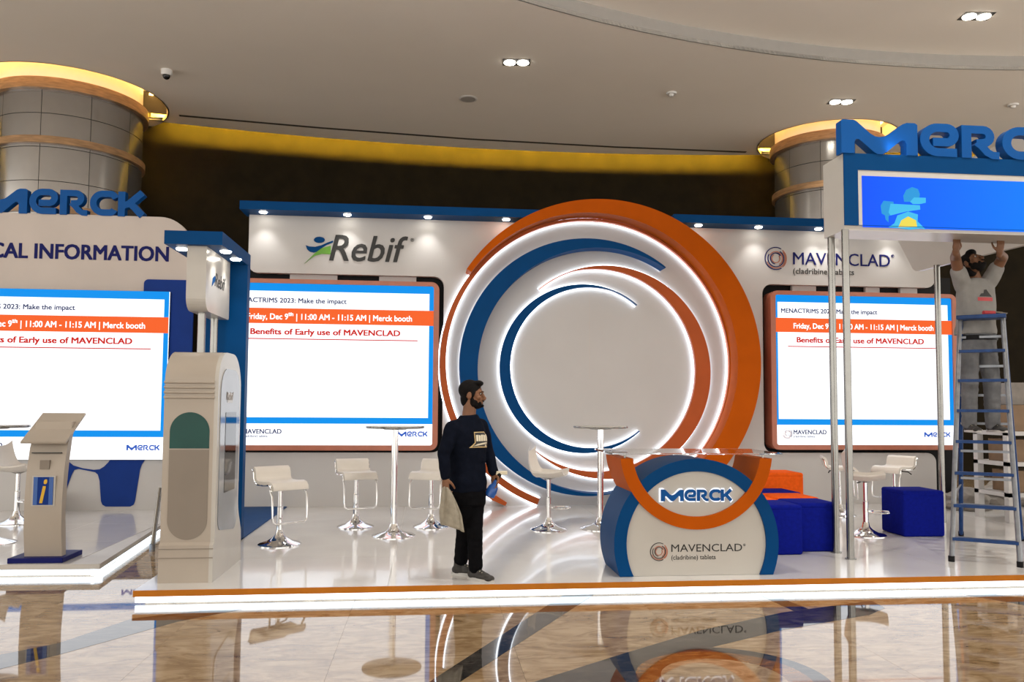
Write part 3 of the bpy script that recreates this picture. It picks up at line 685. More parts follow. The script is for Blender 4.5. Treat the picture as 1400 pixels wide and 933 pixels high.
# ---------------------------------------------------------------- bar tables and stools
def stool_base(t, hpole, rb=.21):
    MB().lathe([(rb, 0), (rb, .008), (rb*.93, .018), (rb*.6, .038), (.075, .07), (.045, .10), (.036, .14), (.032, .15)], n=36).build('base', 'chrome', t, True)
    MB().lathe([(.030, .14), (.030, hpole*.62), (.024, hpole*.63), (.024, hpole)], n=20).build('pole', 'chrome', t, True)
def bar_stool(name='bar_stool'):
    """low-backed stool: bent seat, chrome edge, loop footrest; faces -y"""
    t = thing(name, '', 'stool')
    stool_base(t, .60)
    c = [(-.20, .555), (-.195, .585), (-.17, .612), (-.12, .622), (.0, .612), (.10, .612), (.145, .628), (.165, .66), (.172, .70), (.185, .735), (.215, .752)]
    th = .042
    def off(P, d): return [tuple(Vector(p)+Vector((-(Vector(P[min(i+1, len(P)-1)])-Vector(P[max(i-1, 0)])).normalized().y, (Vector(P[min(i+1, len(P)-1)])-Vector(P[max(i-1, 0)])).normalized().x))*d) for i, p in enumerate(P)]
    cu = off(c, th/2); cl = off(c, -th/2)
    MB().yz(cu+cl[::-1], -.19, .19).build('seat', 'stool_white', t, True, bevel=.010, segs=2)
    for s in (-1, 1):
        MB().tube([(s*.196, y, z) for y, z in off(c, -th*.35)], .009, 8).build('seat_trim', 'chrome', t, True)
    y0 = -.17; lp = [(-.187, y0+.03, .56), (-.187, y0-.02, .50), (-.187, y0-.03, .30), (-.180, y0-.035, .255), (-.150, y0-.035, .235), (0, y0-.035, .235), (.150, y0-.035, .235), (.180, y0-.035, .255), (.187, y0-.03, .30), (.187, y0-.02, .50), (.187, y0+.03, .56)]
    MB().tube(lp, .010, 10).build('footrest', 'chrome', t, True)
    MB().lathe([(.05, .58), (.10, .60)], n=20).build('seat_plate', 'steel', t, True)
    MB().tube([(.03, .05, .575), (.14, .1, .565), (.18, .11, .535)], .007, 8).build('lever', 'black', t, True)
    return t
def shell_stool(name='shell_stool'):
    t = thing(name, '', 'stool'); stool_base(t, .62, .22)
    vs = []; fs = []; n = 18; m = 14
    def pt(u, v, th):   # v 0 front edge .. 1 back top, u -1..1
        if v < .5: y = -.21+v*2*.34; z = .645+.02*(1-v*2)**2-.015*math.sin(v*2*math.pi); wd = .19+.035*math.sin(v*math.pi)
        else:
            q = (v-.5)*2; y = .13+.10*math.sin(q*math.pi/2)+.02*q; z = .64+.05*q+.24*q*q; wd = .225-.075*q*q
        return Vector((u*wd*(1-.0*v), y-.05*u*u*(v > .5)*(v-.5)*2, z+.045*u*u*u*u+.02*u*u-th))
    for th in (0, .018):
        for i in range(m+1):
            for k in range(n+1): vs.append(pt(-1+2*k/n, i/m, th))
    N = (m+1)*(n+1)
    for i in range(m):
        for k in range(n):
            a = i*(n+1)+k; fs.append((a, a+1, a+n+2, a+n+1)); fs.append((N+a, N+a+n+1, N+a+n+2, N+a+1))
    for i in range(m):
        for k in (0, n):
            a = i*(n+1)+k; fs.append((a, a+n+1, N+a+n+1, N+a))
    for i in (0, m):
        for k in range(n):
            a = i*(n+1)+k; fs.append((a, a+1, N+a+1, N+a))
    MB().add(vs, fs).build('shell_seat', 'stool_white', t, True)
    MB().lathe([(.04, .60), (.11, .632)], n=20).build('seat_plate', 'steel', t, True)
    MB().tube([(0, -.03, .27), (-.1, -.08, .27), (-.13, -.17, .27), (-.08, -.24, .27), (0, -.26, .27), (.08, -.24, .27), (.13, -.17, .27), (.1, -.08, .27), (0, -.03, .27)], .009, 8).build('footrest', 'chrome', t, True)
    MB().tube([(.03, .05, .60), (.15, .08, .58)], .007, 8).build('lever', 'black', t, True)
    return t
proto = None
def put(kind, p, deg, label, group=None, sc=1.0):
    global PRO
    if kind not in PRO: o = PRO[kind] = dict(bar=bar_stool, shell=shell_stool)[kind]()
    else: o = dup(PRO[kind])
    o.location = (p[0], p[1], ZP); o.rotation_euler = (0, 0, math.radians(deg)); o.scale = (sc, sc, sc); o['label'] = label
    if group: o['group'] = group
    return o
PRO = {}
G = 'white low backed bar stools'
put('bar', onz(382, 745, ZP), 38, 'white low backed bar stool beside the blue tower', G, 1.0)
put('bar', onz(486, 721, ZP), 20, 'white low backed bar stool between the blue tower and the bar table', G, 1.0)
put('bar', onz(589, 721, ZP), -22, 'white low backed bar stool half hidden by the man with the bag', G, 1.0)
put('bar', ony(1147, 655, 10.1)[:2], 68, 'white low backed bar stool behind the pair of chrome posts', G, 1.0)
put('bar', ony(1222, 655, 10.1)[:2], -62, 'white low backed bar stool behind the single blue pouf', G, 1.0)
G = 'white shell bar stools'
put('shell', onz(750, 725, ZP), 68, 'white shell seat bar stool in front of the swirl rings', G, .95)
put('shell', onz(1184, 732, ZP), 62, 'white shell seat bar stool between the posts and the blue pouf', G, .96)
put('shell', onz(22, 716, ZP), 80, 'white shell seat bar stool on the information stage', G, .96)
def bar_table(p, label):
    t = thing('bar_table', label, 'table', (p[0], p[1], ZP), 0, 'round bar tables')
    MB().lathe([(.235, 0), (.235, .008), (.2, .02), (.1, .045), (.06, .075), (.045, .12), (.042, .13)], n=40).build('base', 'chrome', t, True)
    MB().lathe([(.036, .12), (.036, 1.15)], n=20).build('pole', 'chrome', t, True)
    MB().lathe([(.12, 1.135), (.14, 1.15)], n=24).build('top_plate', 'steel', t, True)
    MB().lathe([(.30, 1.148), (.312, 1.155), (.312, 1.168), (.305, 1.174)], n=48).build('table_top', 'white_gloss', t, True)
    MB().lathe([(.3125, 1.152), (.3145, 1.156), (.3145, 1.167), (.3125, 1.171)], n=48, cap=False).build('rim', 'steel', t, True)
    return t
bar_table(onz(538, 733, ZP), 'round white bar table in front of the left LED screen')
bar_table(onz(821, 723, ZP), 'round white bar table behind the curved counter')
bar_table(onz(-14, 743, ZP), 'round white bar table on the information stage')
# ---------------------------------------------------------------- counter
KY = 6.565; KD = .55
t = based('reception_counter', 'curved reception counter with crossing blue and orange arches and glass top', 'counter', (2.24, KY+.2, ZP))
def kp(x, y): p = ony(790+x/4.443, 590+y/4.443, KY); return p.x, p.z
bc, br = fit([kp(*p) for p in ((250, 890), (220, 700), (250, 550), (320, 400), (370, 310), (500, 210), (720, 165), (950, 220), (1060, 310), (1150, 430), (1215, 620), (1215, 760), (1190, 870))])
oc, orr = fit([kp(*p) for p in ((285, 290), (400, 460), (560, 565), (720, 595), (900, 560), (1050, 460), (1150, 300), (258, 165), (1172, 165))])
a0 = math.degrees(math.asin((ZP+.003-bc[1])/br)); bt = .105
ain = math.degrees(math.asin((ZP+.003-bc[1])/(br-bt)))
ringp = arcp(bc, br, a0, 180-a0, 60)+arcp(bc, br-bt, 180-ain, ain, 60)
MB().xz(ringp, KY, KY+KD).build('blue_arch', 'blue', t, True)
ztop = kp(258, 165)[1]
u0 = math.degrees(math.asin(min(1, (ztop-oc[1])/orr))); u1 = math.degrees(math.asin(min(1, (ztop-oc[1])/(orr-.105))))
up_ = arcp(oc, orr, 180-u0, 360+u0, 60)+arcp(oc, orr-.105, 360+u1, 180-u1, 60)
MB().xz(up_, KY-.006, KY+KD).build('orange_arch', 'orange', t, True)
MB().xz(arcp(bc, br-bt+.003, ain, 180-ain, 60), KY+.02, KY+KD-.05).build('front_panel', 'white_gloss', t)
fc = Fr((0, KY+.02, 0))
x0, z0 = kp(505, 425); x1, z1 = kp(937, 352)
emblem(Fr((0, KY+.02, 0)), x0-.012, z0-.010, x1-x0+.024, z1-z0+.02, .012, 'logo_white', t, 0, name='letter_halo')
emblem(Fr((0, KY+.008, 0)), x0, z0, x1-x0, z1-z0, .014, 'blue_letter', t, 0)
x0, z0 = kp(497, 735); ringlogo(fc, x0, z0, .073, t, 'black_print', 'copper', 0, .004)
x0, z0 = kp(572, 736); x1, z1 = kp(1003, 685); text(fc, 'MAVENCLAD', x0, z0, x1-x0, z1-z0, 'black_print', t, split=True)
text(fc, '®', x1+.01, z1-.02, .02, .02, 'black_print', t)
x1, z0 = kp(842, 785); text(fc, '(cladribine) tablets', x0, z0-.005, x1-x0, .05, 'black_print', t)
GZ = ztop+.035
B(1.50, KY-.06, GZ, 2.95, KY+KD+.1, GZ+.012).build('glass_top', 'glass', t)
for x in (oc[0]-orr+.055, oc[0]+orr-.055):
    for y in (KY+.06, KY+KD-.06):
        MB().tube([(x, y, ztop-.005), (x, y, GZ+.002)], .009, 10).build('standoff', 'steel', t, True)
local(t)
# ---------------------------------------------------------------- poufs
def pouf(x0, y0, m, label, rz=0, z0=ZP, s=.46, h=.47, group='cube poufs on the stage'):
    t = thing('cube_pouf', label, 'pouf', (x0+s/2, y0+s/2, z0), rz, group)
    mb = MB().box(-s/2, -s/2, 0, s/2, s/2, h-.03); mb.build('base_cover', m, t, True, bevel=.025, segs=3)
    mb = MB().box(-s/2, -s/2, h-.06, s/2, s/2, h); mb.build('seat_cushion', m, t, True, bevel=.025, segs=3)
    return t
pouf(3.10, 7.42, 'blue_fabric', 'blue cube pouf touching the counter side')
pouf(3.565, 7.565, 'blue_fabric', 'blue cube pouf beside the chrome posts', .02, s=.44)
pouf(3.58, 8.04, 'orange_fabric', 'orange cube pouf directly behind the post side blue pouf', .02)
pouf(3.08, 7.93, 'orange_fabric', 'orange cube pouf behind the counter side blue pouf')
pouf(3.62, 8.53, 'blue_fabric', 'blue cube pouf enclosed between orange poufs', .02)
pouf(3.36, 9.03, 'orange_fabric', 'low orange cube pouf at the rear of the cluster', .03)
pouf(3.88, 9.04, 'orange_fabric', 'tallest orange cube pouf at the rear of the cluster', -.03, ZP, .48, .64)
p = onz(1237, 735, ZP); pouf(5.17, 8.36, 'blue_fabric', 'single blue cube pouf standing apart near the ladder', -.03, ZP, .47, .50)
# ---------------------------------------------------------------- hanging screen box on posts
t = based('screen_portal', 'white and blue overhead box with blue video screen on chrome posts', 'screen', (4.0, 7.2, ZP))
BX0, BX1, BY0, BY1, BZ0, BZ1 = 3.885, 7.2, 7.15, 7.55, 3.19, 3.925
B(BX0, BY0+.012, BZ0, BX1, BY1, BZ1).build('box', 'white_gloss', t)
# blue front frame with opening
MB().xz([[(BX0, BZ0+.045), (BX1, BZ0+.045), (BX1, BZ1+.004), (BX0, BZ1+.004)], [(4.025, BZ0+.05), (4.025, 3.77), (BX1-.2, 3.77), (BX1-.2, BZ0+.05)]], BY0-.0, BY0+.013).build('blue_frame', 'blue', t)
B(4.02, BY0+.006, BZ0+.04, BX1-.19, BY0+.014, 3.775).build('inner_frame', 'stage_edge', t)
scr = B(4.065, BY0+.002, 3.222, BX1-.24, BY0+.008, 3.715).build('video_screen', 'scr_deep', t)
def zs(x, y): p = ony(1030+x/3.732, 150+y/3.732, BY0); return p.x, p.z
def pic(pts, m, z): plate(Fr((0, BY0+.002, 0)), [zs(*p) for p in pts], 0, z).build('video_picture', m, scr)
pic([(770, 470), (765, 440), (780, 410), (810, 395), (840, 405), (850, 430), (845, 470)], 'scr_teal', .0010)
pic([(650, 490), (665, 465), (715, 470), (720, 520), (690, 545), (690, 575), (675, 560), (672, 540), (655, 530)], 'scr_teal', .0012)
pic([(700, 480), (850, 488), (852, 510), (780, 520), (700, 540), (690, 525)], 'scr_cyan', .0014)
pic([(800, 470), (820, 448), (880, 450), (880, 475), (850, 482), (815, 482)], 'scr_cyan', .0016)
pic([(690, 600), (720, 580), (735, 540), (790, 520), (840, 535), (838, 570), (880, 612), (860, 606), (800, 612), (740, 604)], 'scr_cyan', .0012)
pic([(740, 600), (755, 565), (790, 545), (830, 565), (836, 600)], 'scr_yellow', .0016)
for x, y in ((3.905, 7.185), (3.935, 7.51), (7.1, 7.185), (7.1, 7.51)):
    MB().tube([(x, y, ZP), (x, y, BZ0+.01)], .034, 18).build('post', 'steel', t, True)
    MB().lathe([(.05, 0), (.05, .012)], (x, y, ZP), 20).build('post_foot', 'steel', t, True)
local(t)
letter_sign('letter_sign', 'large blue raised letter sign standing on the overhead screen box', 3.86, 7.14, 3.926, 2.42, .325, .10)
spot('sign_uplight', (4.35, 7.05, 3.95), 1.2, 150, .9, (.5, .75, 1), .03, (4.5, 7.3, 4.2)).name = 'sign_uplight'
# white side wing hanging behind the box, carried by a post
wx = ony(1283, 370, 9.4).x
def wz(px, py): p = onx(px, py, wx); return p.y, p.z
t = based('wing_panel', 'white hanging wing panel with a slanted edge on a single post', 'panel', (wx, 9.4, ZP))
pa, pb, pc = wz(1222, 318), wz(1250, 372), wz(1400, 335)
dy = (pc[0]-pb[0]); sl = (pc[1]-pb[1])/dy
end = (6.2, pb[1]+sl*(6.2-pb[0]))
MB().yz(rpoly([(pb[0], pb[1], .16), (pa[0], pa[1]), (pa[0]+.12, pa[1]+.55), (7.6, pa[1]+.55), (7.6, pb[1]+sl*(7.6-pb[0]))]), wx, wx+.06).build('panel_body', 'white_gloss', t)
MB().tube([(wx-.02, 9.4, ZP), (wx-.02, 9.4, wz(1283, 366)[1]+.03)], .036, 18).build('post', 'steel', t, True)
local(t)
# ---------------------------------------------------------------- step ladder
A_, B_, C_, D_ = onz(1301, 768, ZP), onz(1395, 776, ZP), onz(1314, 733, ZP), onz(1397, 740, ZP)
tc_ = Vector((5.53, 7.55, 2.43)); dr = (B_-A_+D_-C_).normalized(); TL, TR = tc_-dr*.185, tc_+dr*.185
t = based('step_ladder', 'tall blue and grey metal step ladder under the overhead box', 'ladder', ((A_.x+D_.x)/2, (A_.y+D_.y)/2, ZP))
fwd = (A_+B_-C_-D_).normalized()*.05
def bar(p, q, r, m, name): MB().tube([p, q], r, 10).build(name, m, t, True)
bar(A_, TL+fwd, .022, 'ladder_grey', 'front_rail'); bar(B_, TR+fwd, .022, 'ladder_grey', 'front_rail')
bar(C_, TL-fwd, .022, 'ladder_blue', 'rear_rail'); bar(D_, TR-fwd, .022, 'ladder_blue', 'rear_rail')
for k in range(1, 8):
    f_ = (.2+.295*(k-1))/(2.43-ZP)
    if f_ < .98:
        p, q = A_.lerp(TL+fwd, f_), B_.lerp(TR+fwd, f_); mb = MB(); u = (q-p).normalized(); v = Vector((0, 0, 1)); n_ = u.cross(v)
        mb.prism([(-.035, -.014), (.035, -.014), (.035, .014), (-.035, .014)], lambda a: p+n_*a.x+v*a.y, lambda a: q+n_*a.x+v*a.y); mb.build('step', 'ladder_blue', t)
    f_ = (.36+.295*(k-1))/(2.43-ZP)
    if f_ < .97:
        p, q = C_.lerp(TL-fwd, f_), D_.lerp(TR-fwd, f_); mb = MB(); u = (q-p).normalized(); n_ = u.cross(v)
        mb.prism([(-.03, -.012), (.03, -.012), (.03, .012), (-.03, .012)], lambda a: p+n_*a.x+v*a.y, lambda a: q+n_*a.x+v*a.y); mb.build('rear_step', 'ladder_grey', t)
mb = MB(); mb.prism([(-.12, -.02), (.12, -.02), (.12, .02), (-.12, .02)], lambda a: TL-dr*.03+fwd.normalized()*a.x+Vector((0, 0, a.y)), lambda a: TR+dr*.03+fwd.normalized()*a.x+Vector((0, 0, a.y))); mb.build('top_platform', 'ladder_blue', t, bevel=.006)
bar(A_.lerp(TL+fwd, .78), C_.lerp(TL-fwd, .78), .008, 'ladder_grey', 'spreader'); bar(B_.lerp(TR+fwd, .78), D_.lerp(TR-fwd, .78), .008, 'ladder_grey', 'spreader')
bar(A_.lerp(TL+fwd, .25), C_.lerp(TL-fwd, .25), .008, 'ladder_grey', 'spreader')
for p in (A_, B_, C_, D_): MB().lathe([(.028, 0), (.028, .05)], (p.x, p.y, ZP), 12).build('rubber_foot', 'black', t, True)
local(t)
tp = tc_+dr*.10+Vector((0, 0, .02))
t = based('hand_tool', 'red handled tool lying on the ladder top', 'tool', tp)
MB().tube([(-.10, 0, .022), (.02, 0, .022)], .02, 10).build('handle', 'red_print', t, True); MB().tube([(.02, 0, .022), (.10, 0, .022), (.17, .02, .022)], [.016, .012, .006], 8).build('blade', 'steel', t, True)
# ---------------------------------------------------------------- storage behind the ladder
sp = Vector((7.75, 9.5, 0)); SZ = ZP
t = based('storage_rack', 'white painted storage rack behind the ladder', 'rack', (8.0, 9.6, ZP))
RX0, RX1, RY0, RY1 = 7.16, 8.36, 9.35, 9.9
for x in (RX0, RX1):
    for y in (RY0, RY1): B(x-.04, y-.04, ZP, x+.04, y+.04, 1.24).build('upright', 'white_panel', t)
for z in (.42, .80, 1.18): B(RX0-.04, RY0-.04, z, RX1+.04, RY1+.04, z+.05).build('shelf', 'white_panel', t)
local(t)
def carton(x, y, z, w_, d, h, label, rz=0, m='carton'):
    t = thing('cardboard_box', label, 'box', (x, y, z), rz, 'cartons around the storage rack')
    B(-w_/2, -d/2, 0, w_/2, d/2, h).build('body', m, t, bevel=.006); B(-.03, -d/2-.001, h*.0+.02, .03, d/2+.001, h+.001).build('tape', 'kiosk_pocket', t)
    return t
carton(7.48, 9.6, .47, .42, .4, .27, 'brown carton on the lowest rack shelf'); carton(7.45, 9.6, .85, .45, .4, .28, 'brown carton on the middle rack shelf')
carton(7.95, 9.6, .85, .42, .4, .25, 'wide brown carton beside another on the middle rack shelf')
carton(7.5, 9.62, 1.23, .55, .42, .33, 'brown carton on top of the white rack', .1); carton(7.55, 9.62, 1.562, .5, .4, .28, 'greyish carton stacked highest on the rack', -.1, 'sack')
carton(7.98, 9.6, .47, .35, .36, .22, 'carton with yellow print on the lowest rack shelf', 0, 'yellow')
def sack(x, y, s, label, m='sack', sx=1.3, sz=.7, seed=0):
    bm = bmesh.new(); bmesh.ops.create_icosphere(bm, subdivisions=3, radius=1)
    for v in bm.verts:
        n_ = noise.noise(v.co*1.7+Vector((seed, 0, 0)))*.35+noise.noise(v.co*5+Vector((0, seed, 0)))*.12
        v.co *= 1+n_; v.co.z = max(v.co.z, -.55); v.co = Vector((v.co.x*sx, v.co.y, v.co.z*sz))*s
    me = bpy.data.meshes.new('plastic_sack'); bm.to_mesh(me); bm.free(); me.materials.append(MATS[m])
    o = bpy.data.objects.new('plastic_sack', me); COL.objects.link(o); mz = min(v.co.z for v in me.vertices); o.location = (x, y, ZP-mz-.004)
    return tag(o, label, 'sack', 'crumpled sacks behind the ladder')
sack(8.25, 11.0, .30, 'crumpled grey plastic sack beside the right screen corner', seed=1); sack(7.45, 10.6, .27, 'crumpled pale plastic sack behind the ladder near the rack', 'sack', seed=3); sack(8.9, 10.2, .33, 'dark brown sack behind the white rack', 'carton', seed=6)
carton(-4.75, 10.7, ZP, .35, .3, .26, 'small tan carton behind the information stand')
p = onz(208, 752, 0)
t = based('leaning_pole', 'grey metal pole leaning beside the kiosk', 'pole', (p.x, p.y, 0))
q = ony(219, 668, p.y+.25); MB().tube([(0, 0, .012), (q.x-p.x, .25, q.z)], .022, 12).build('tube', 'steel', t, True); MB().lathe([(.028, 0), (.028, .06)], n=14).build('foot', 'ladder_grey', t, True)
# ================================================================== PEOPLE
def remesh(mb, name, m, parent, vox=.007, it=5, fac=.5):
    me = bpy.data.meshes.new('r'); me.from_pydata(mb.v, [], mb.f)
    bm = bmesh.new(); bm.from_mesh(me); bmesh.ops.recalc_face_normals(bm, faces=bm.faces); bm.to_mesh(me); bm.free()
    o = bpy.data.objects.new('r', me)
    r = o.modifiers.new('r', 'REMESH'); r.mode = 'VOXEL'; r.voxel_size = vox; r.use_smooth_shade = True
    s = o.modifiers.new('s', 'SMOOTH'); s.iterations = it; s.factor = fac
    out = bake(o)
    bpy.data.objects.remove(o); out.name = name; out.materials.clear(); out.materials.append(MATS[m])
    o = bpy.data.objects.new(name, out); COL.objects.link(o); o.parent = parent; return o
def ruffle(o, amp, fq):
    me = o.data; n = len(me.vertices); co = np.empty(n*3); no = np.empty(n*3)
    me.vertices.foreach_get('co', co); me.vertices.foreach_get('normal', no); co = co.reshape(-1, 3); no = no.reshape(-1, 3)
    am = np.array([noise.noise(Vector((c[0]*fq[0], c[1]*fq[1], c[2]*fq[2]))) for c in co])
    co += no*(am*amp)[:, None]; me.vertices.foreach_set('co', co.ravel()); me.update()
def chain(mb, pts):
    for a, b in zip(pts[:-1], pts[1:]): mb.cone(a[0], a[1], b[0], b[1])
def loft(mb, rings, fx, n=24):
    """rings: (center, half width across, half depth along facing); fx = unit facing vector"""
    fx = Vector(fx); rx = Vector((fx.y, -fx.x, 0)); vs = []; fs = []
    for c, a, d in rings:
        for k in range(n):
            t_ = 2*math.pi*k/n; cs, sn = math.cos(t_), math.sin(t_)
            e = .8; cs = math.copysign(abs(cs)**e, cs); sn = math.copysign(abs(sn)**e, sn)
            vs.append(Vector(c)+rx*(a*cs)+fx*(d*sn))
    for i in range(len(rings)-1):
        for k in range(n): q = (k+1) % n; fs.append((i*n+k, i*n+q, (i+1)*n+q, (i+1)*n+k))
    fs.append(tuple(range(n))); fs.append(tuple(range((len(rings)-1)*n, len(rings)*n))); mb.add(vs, fs)
def head(mb, c, fd, updir=(0, 0, 1), s=1.0):
    """skull, jaw, nose, brow, ears around centre c, facing fd; returns frame"""
    f_ = Vector(fd).normalized(); u_ = (Vector(updir)-f_*Vector(updir).dot(f_)).normalized(); r_ = f_.cross(u_)
    R = Matrix((r_, f_, u_)).transposed(); c = Vector(c)
    P = lambda x, y, z: c+(r_*x+f_*y+u_*z)*s
    mb.ball(P(0, -.012, .025), .074*s, .094*s, .088*s, rot=R, n=20, m=14); mb.ball(P(0, .022, -.045), .056*s, .066*s, .068*s, rot=R); mb.ball(P(0, .055, -.088), .030*s, .026*s, .022*s, rot=R)
    mb.tube([P(0, .088, .012), P(0, .104, -.018), P(0, .113, -.033)], [.009*s, .013*s, .016*s], 10); mb.ball(P(0, .102, -.036), .019*s, .016*s, .012*s, rot=R)
    mb.ball(P(0, .078, .027), .055*s, .018*s, .012*s, rot=R)
    mb.ball(P(0, .086, -.064), .024*s, .012*s, .008*s, rot=R); mb.ball(P(0, .084, -.075), .021*s, .012*s, .008*s, rot=R)
    for q in (-1, 1):
        mb.ball(P(q*.075, -.01, -.008), .010*s, .020*s, .033*s, rot=R); mb.ball(P(q*.042, .062, -.02), .026*s, .024*s, .022*s, rot=R)
    return P, R
def hair_beard(P, R, t, s, beard=True):
    mb = MB(); mb.ball(P(0, -.022, .040), .081*s, .098*s, .088*s, rot=R, n=24, m=16)
    mb.ball(P(0, .05, .098), .058*s, .045*s, .026*s, rot=R); mb.ball(P(0, -.052, -.035), .062*s, .048*s, .072*s, rot=R)
    for q in (-1, 1): mb.ball(P(q*.068, .018, .015), .012*s, .018*s, .04*s, rot=R)
    remesh(mb, 'hair', 'hair', t, .006, 3)
    if beard:
        mb = MB(); mb.ball(P(0, .042, -.090), .048*s, .048*s, .030*s, rot=R); mb.ball(P(0, .098, -.052), .026*s, .009*s, .006*s, rot=R)
        for q in (-1, 1):
            mb.ball(P(q*.046, .022, -.068), .014*s, .038*s, .036*s, rot=R); mb.ball(P(q*.058, .008, -.035), .010*s, .014*s, .035*s, rot=R); mb.ball(P(q*.030, .074, -.074), .014*s, .014*s, .022*s, rot=R)
        mb.ball(P(0, .088, -.09), .024*s, .018*s, .014*s, rot=R)
        remesh(mb, 'beard', 'hair', t, .005, 2)
    for q in (-1, 1):
        MB().ball(P(q*.030, .078, .010), .011*s, .008*s, .006*s, rot=R).build('eye', 'sole', t, True); MB().ball(P(q*.030, .083, .010), .007*s, .005*s, .006*s, rot=R).build('iris', 'black', t, True)
        MB().ball(P(q*.032, .090, .028), .020*s, .006*s, .005*s, rot=R).build('eyebrow', 'hair', t, True)
def hand(mb, wrist, d, across, palm_n, curl, s=1.0, spread=.0):
    """palm and five fingers; d along the hand, across toward the thumb side, palm_n out of the palm; curl degrees per joint"""
    d = Vector(d).normalized(); a = Vector(across); a = (a-d*a.dot(d)).normalized(); n_ = d.cross(a); n_ = n_ if n_.dot(Vector(palm_n)) > 0 else -n_; w_ = Vector(wrist)
    R = Matrix((a, d, n_)).transposed()
    mb.ball(w_+d*(.045*s), .040*s, .052*s, .017*s, rot=R); mb.cone(w_-d*.03*s, .025*s, w_+d*.02*s, .024*s)
    for i, (o_, L) in enumerate(((.030, .066), (.010, .075), (-.011, .070), (-.030, .054))):
        p = w_+d*(.082*s)+a*(o_*s); ang = 0; dd = d+a*(o_*spread); r = .0088*s; q = w_+d*.05*s+a*(o_*.9*s)
        mb.cone(q, r*1.1, p, r)
        for j, fr_ in enumerate((.45, .32, .23)):
            ang += math.radians(curl); e = p+(dd*math.cos(ang)+n_*math.sin(ang)).normalized()*(L*fr_*s); mb.cone(p, r*(1-.1*j), e, r*(1-.1*(j+1))); p = e
    p = w_+d*.02*s+a*.028*s; e = p+(a*.7+d*.6+n_*.35).normalized()*.038*s; g = e+(d*.75+a*.15+n_*.55).normalized()*.032*s; h_ = g+(d*.8-a*.1+n_*.6).normalized()*.024*s
    mb.cone(p, .014*s, e, .011*s); mb.cone(e, .011*s, g, .0095*s); mb.cone(g, .0095*s, h_, .008*s)
def shoe(t, ankle, d, z0, L=.27):
    d = Vector((d[0], d[1], 0)).normalized(); sd = Vector((d.y, -d.x, 0)); heel = Vector((ankle[0], ankle[1], z0))-d*.075
    R = Matrix((sd, d, Vector((0, 0, 1)))).transposed()
    mb = MB(); mb.ball(heel+d*.06+Vector((0, 0, .045)), .040, .062, .045, rot=R); mb.ball(heel+d*.15+Vector((0, 0, .038)), .044, .085, .036, rot=R); mb.ball(heel+d*.215+Vector((0, 0, .030)), .042, .05, .028, rot=R); mb.cone(heel+d*.055+Vector((0, 0, .05)), .042, heel+d*.06+Vector((0, 0, .098)), .044); mb.cone(heel+d*.1+Vector((0, 0, .07)), .03, heel+d*.17+Vector((0, 0, .05)), .025)
    o = remesh(mb, 'shoe', 'shoe', t, .006, 2)
    pr = []
    for k in range(28):
        a = 2*math.pi*k/28; y = math.sin(a); x = math.cos(a); wd = .043 if y > 0 else .037; pr.append((x*wd*(1 if abs(y) < .9 else 1), .13+y*.138))
    MB().prism(pr, lambda p: heel+sd*p.x+d*p.y+Vector((0, 0, 0)), lambda p: heel+sd*p.x*1.03+d*p.y+Vector((0, 0, .024))).build('sole', 'sole', o, True)
    for k in range(4):
        c = heel+d*(.115+.022*k)+Vector((0, 0, .088-.009*k)); MB().tube([c-sd*.022, c+Vector((0, 0, .004)), c+sd*.022], .003, 6).build('lace', 'cream_print', o, True)
# ---- man with the bag
MY = 6.64
base = Vector((ony(642, 790, MY).x, MY, ZP))
P1 = lambda px, py, dy=0: ony(px, py, MY+dy)
t = based('person', 'man in black sweatshirt and black trousers walking with a cloth bag', 'person', base)
fd = Vector((.74, -.67, 0)).normalized(); lf = Vector((-fd.y, fd.x, 0))   # his left
sk = MB(); hc = P1(645.5, 540, .02)
P, R = head(sk, hc, (1, -.22, -.03), s=.98)
nb = P1(641, 569, .02); sk.cone(hc+Vector((-.015, 0, -.06)), .052, nb, .058)
shR, shL = P1(618, 586, -.12), P1(658, 583, .12); elR, elL = P1(606.5, 621, -.17), P1(666, 614, .16); wrR, wrL = P1(609, 654, -.20), P1(675, 648, .05)
chest = P1(639, 603); waist = P1(639, 648); hip = P1(640, 670)
loft(sk, [(hip-Vector((0, 0, .08)), .13, .09), (hip, .14, .10), (waist, .13, .09), (chest, .14, .09), (P1(639, 588), .11, .075), (P1(640.5, 576), .06, .055), (nb, .058, .055)], fd)
chain(sk, [(shR, .036), (elR, .036), (wrR, .027)]); chain(sk, [(shL, .036), (elL, .036), (wrL, .027)])
hpR, hpL = hip-lf*.08, hip+lf*.08; knR, knL = P1(637, 726, -.0), P1(647, 722, -.0)
anR, anL = P1(630, 769, .10), P1(650, 779, -.09)
knR = P1(635, 724, .02); knL = P1(649, 722, -.05)
chain(sk, [(hpR, .07), (knR, .05), (anR, .034)]); chain(sk, [(hpL, .07), (knL, .05), (anL, .034)])
hand(sk, wrR, (.03, -.02, -1), fd, -fd+lf, 32, .95); hand(sk, wrL, (.12, -.15, -1), fd, -lf, 26, .95)
remesh(sk, 'body', 'skin', t, .006, 2, .4)
hair_beard(P, R, t, .98)
sh = MB()
loft(sh, [(P1(640, 672), .170, .125), (P1(640, 660), .172, .125), (waist, .160, .122), (P1(639, 625), .168, .126), (chest, .182, .128), (P1(638, 588), .186, .112), (P1(639, 579), .150, .090), (P1(640.5, 572), .095, .075), (P1(641, 567.5), .070, .066)], fd)
for q_ in (shR, shL): sh.cone(nb+Vector((0, 0, -.055)), .056, q_+Vector((0, 0, .012)), .052)
chain(sh, [(shR, .060), (shR.lerp(elR, .5), .060), (elR, .053), (wrR+Vector((0, 0, .015)), .040)]); chain(sh, [(shL, .060), (shL.lerp(elL, .5), .060), (elL, .053), (wrL+Vector((0, 0, .015)), .040)])
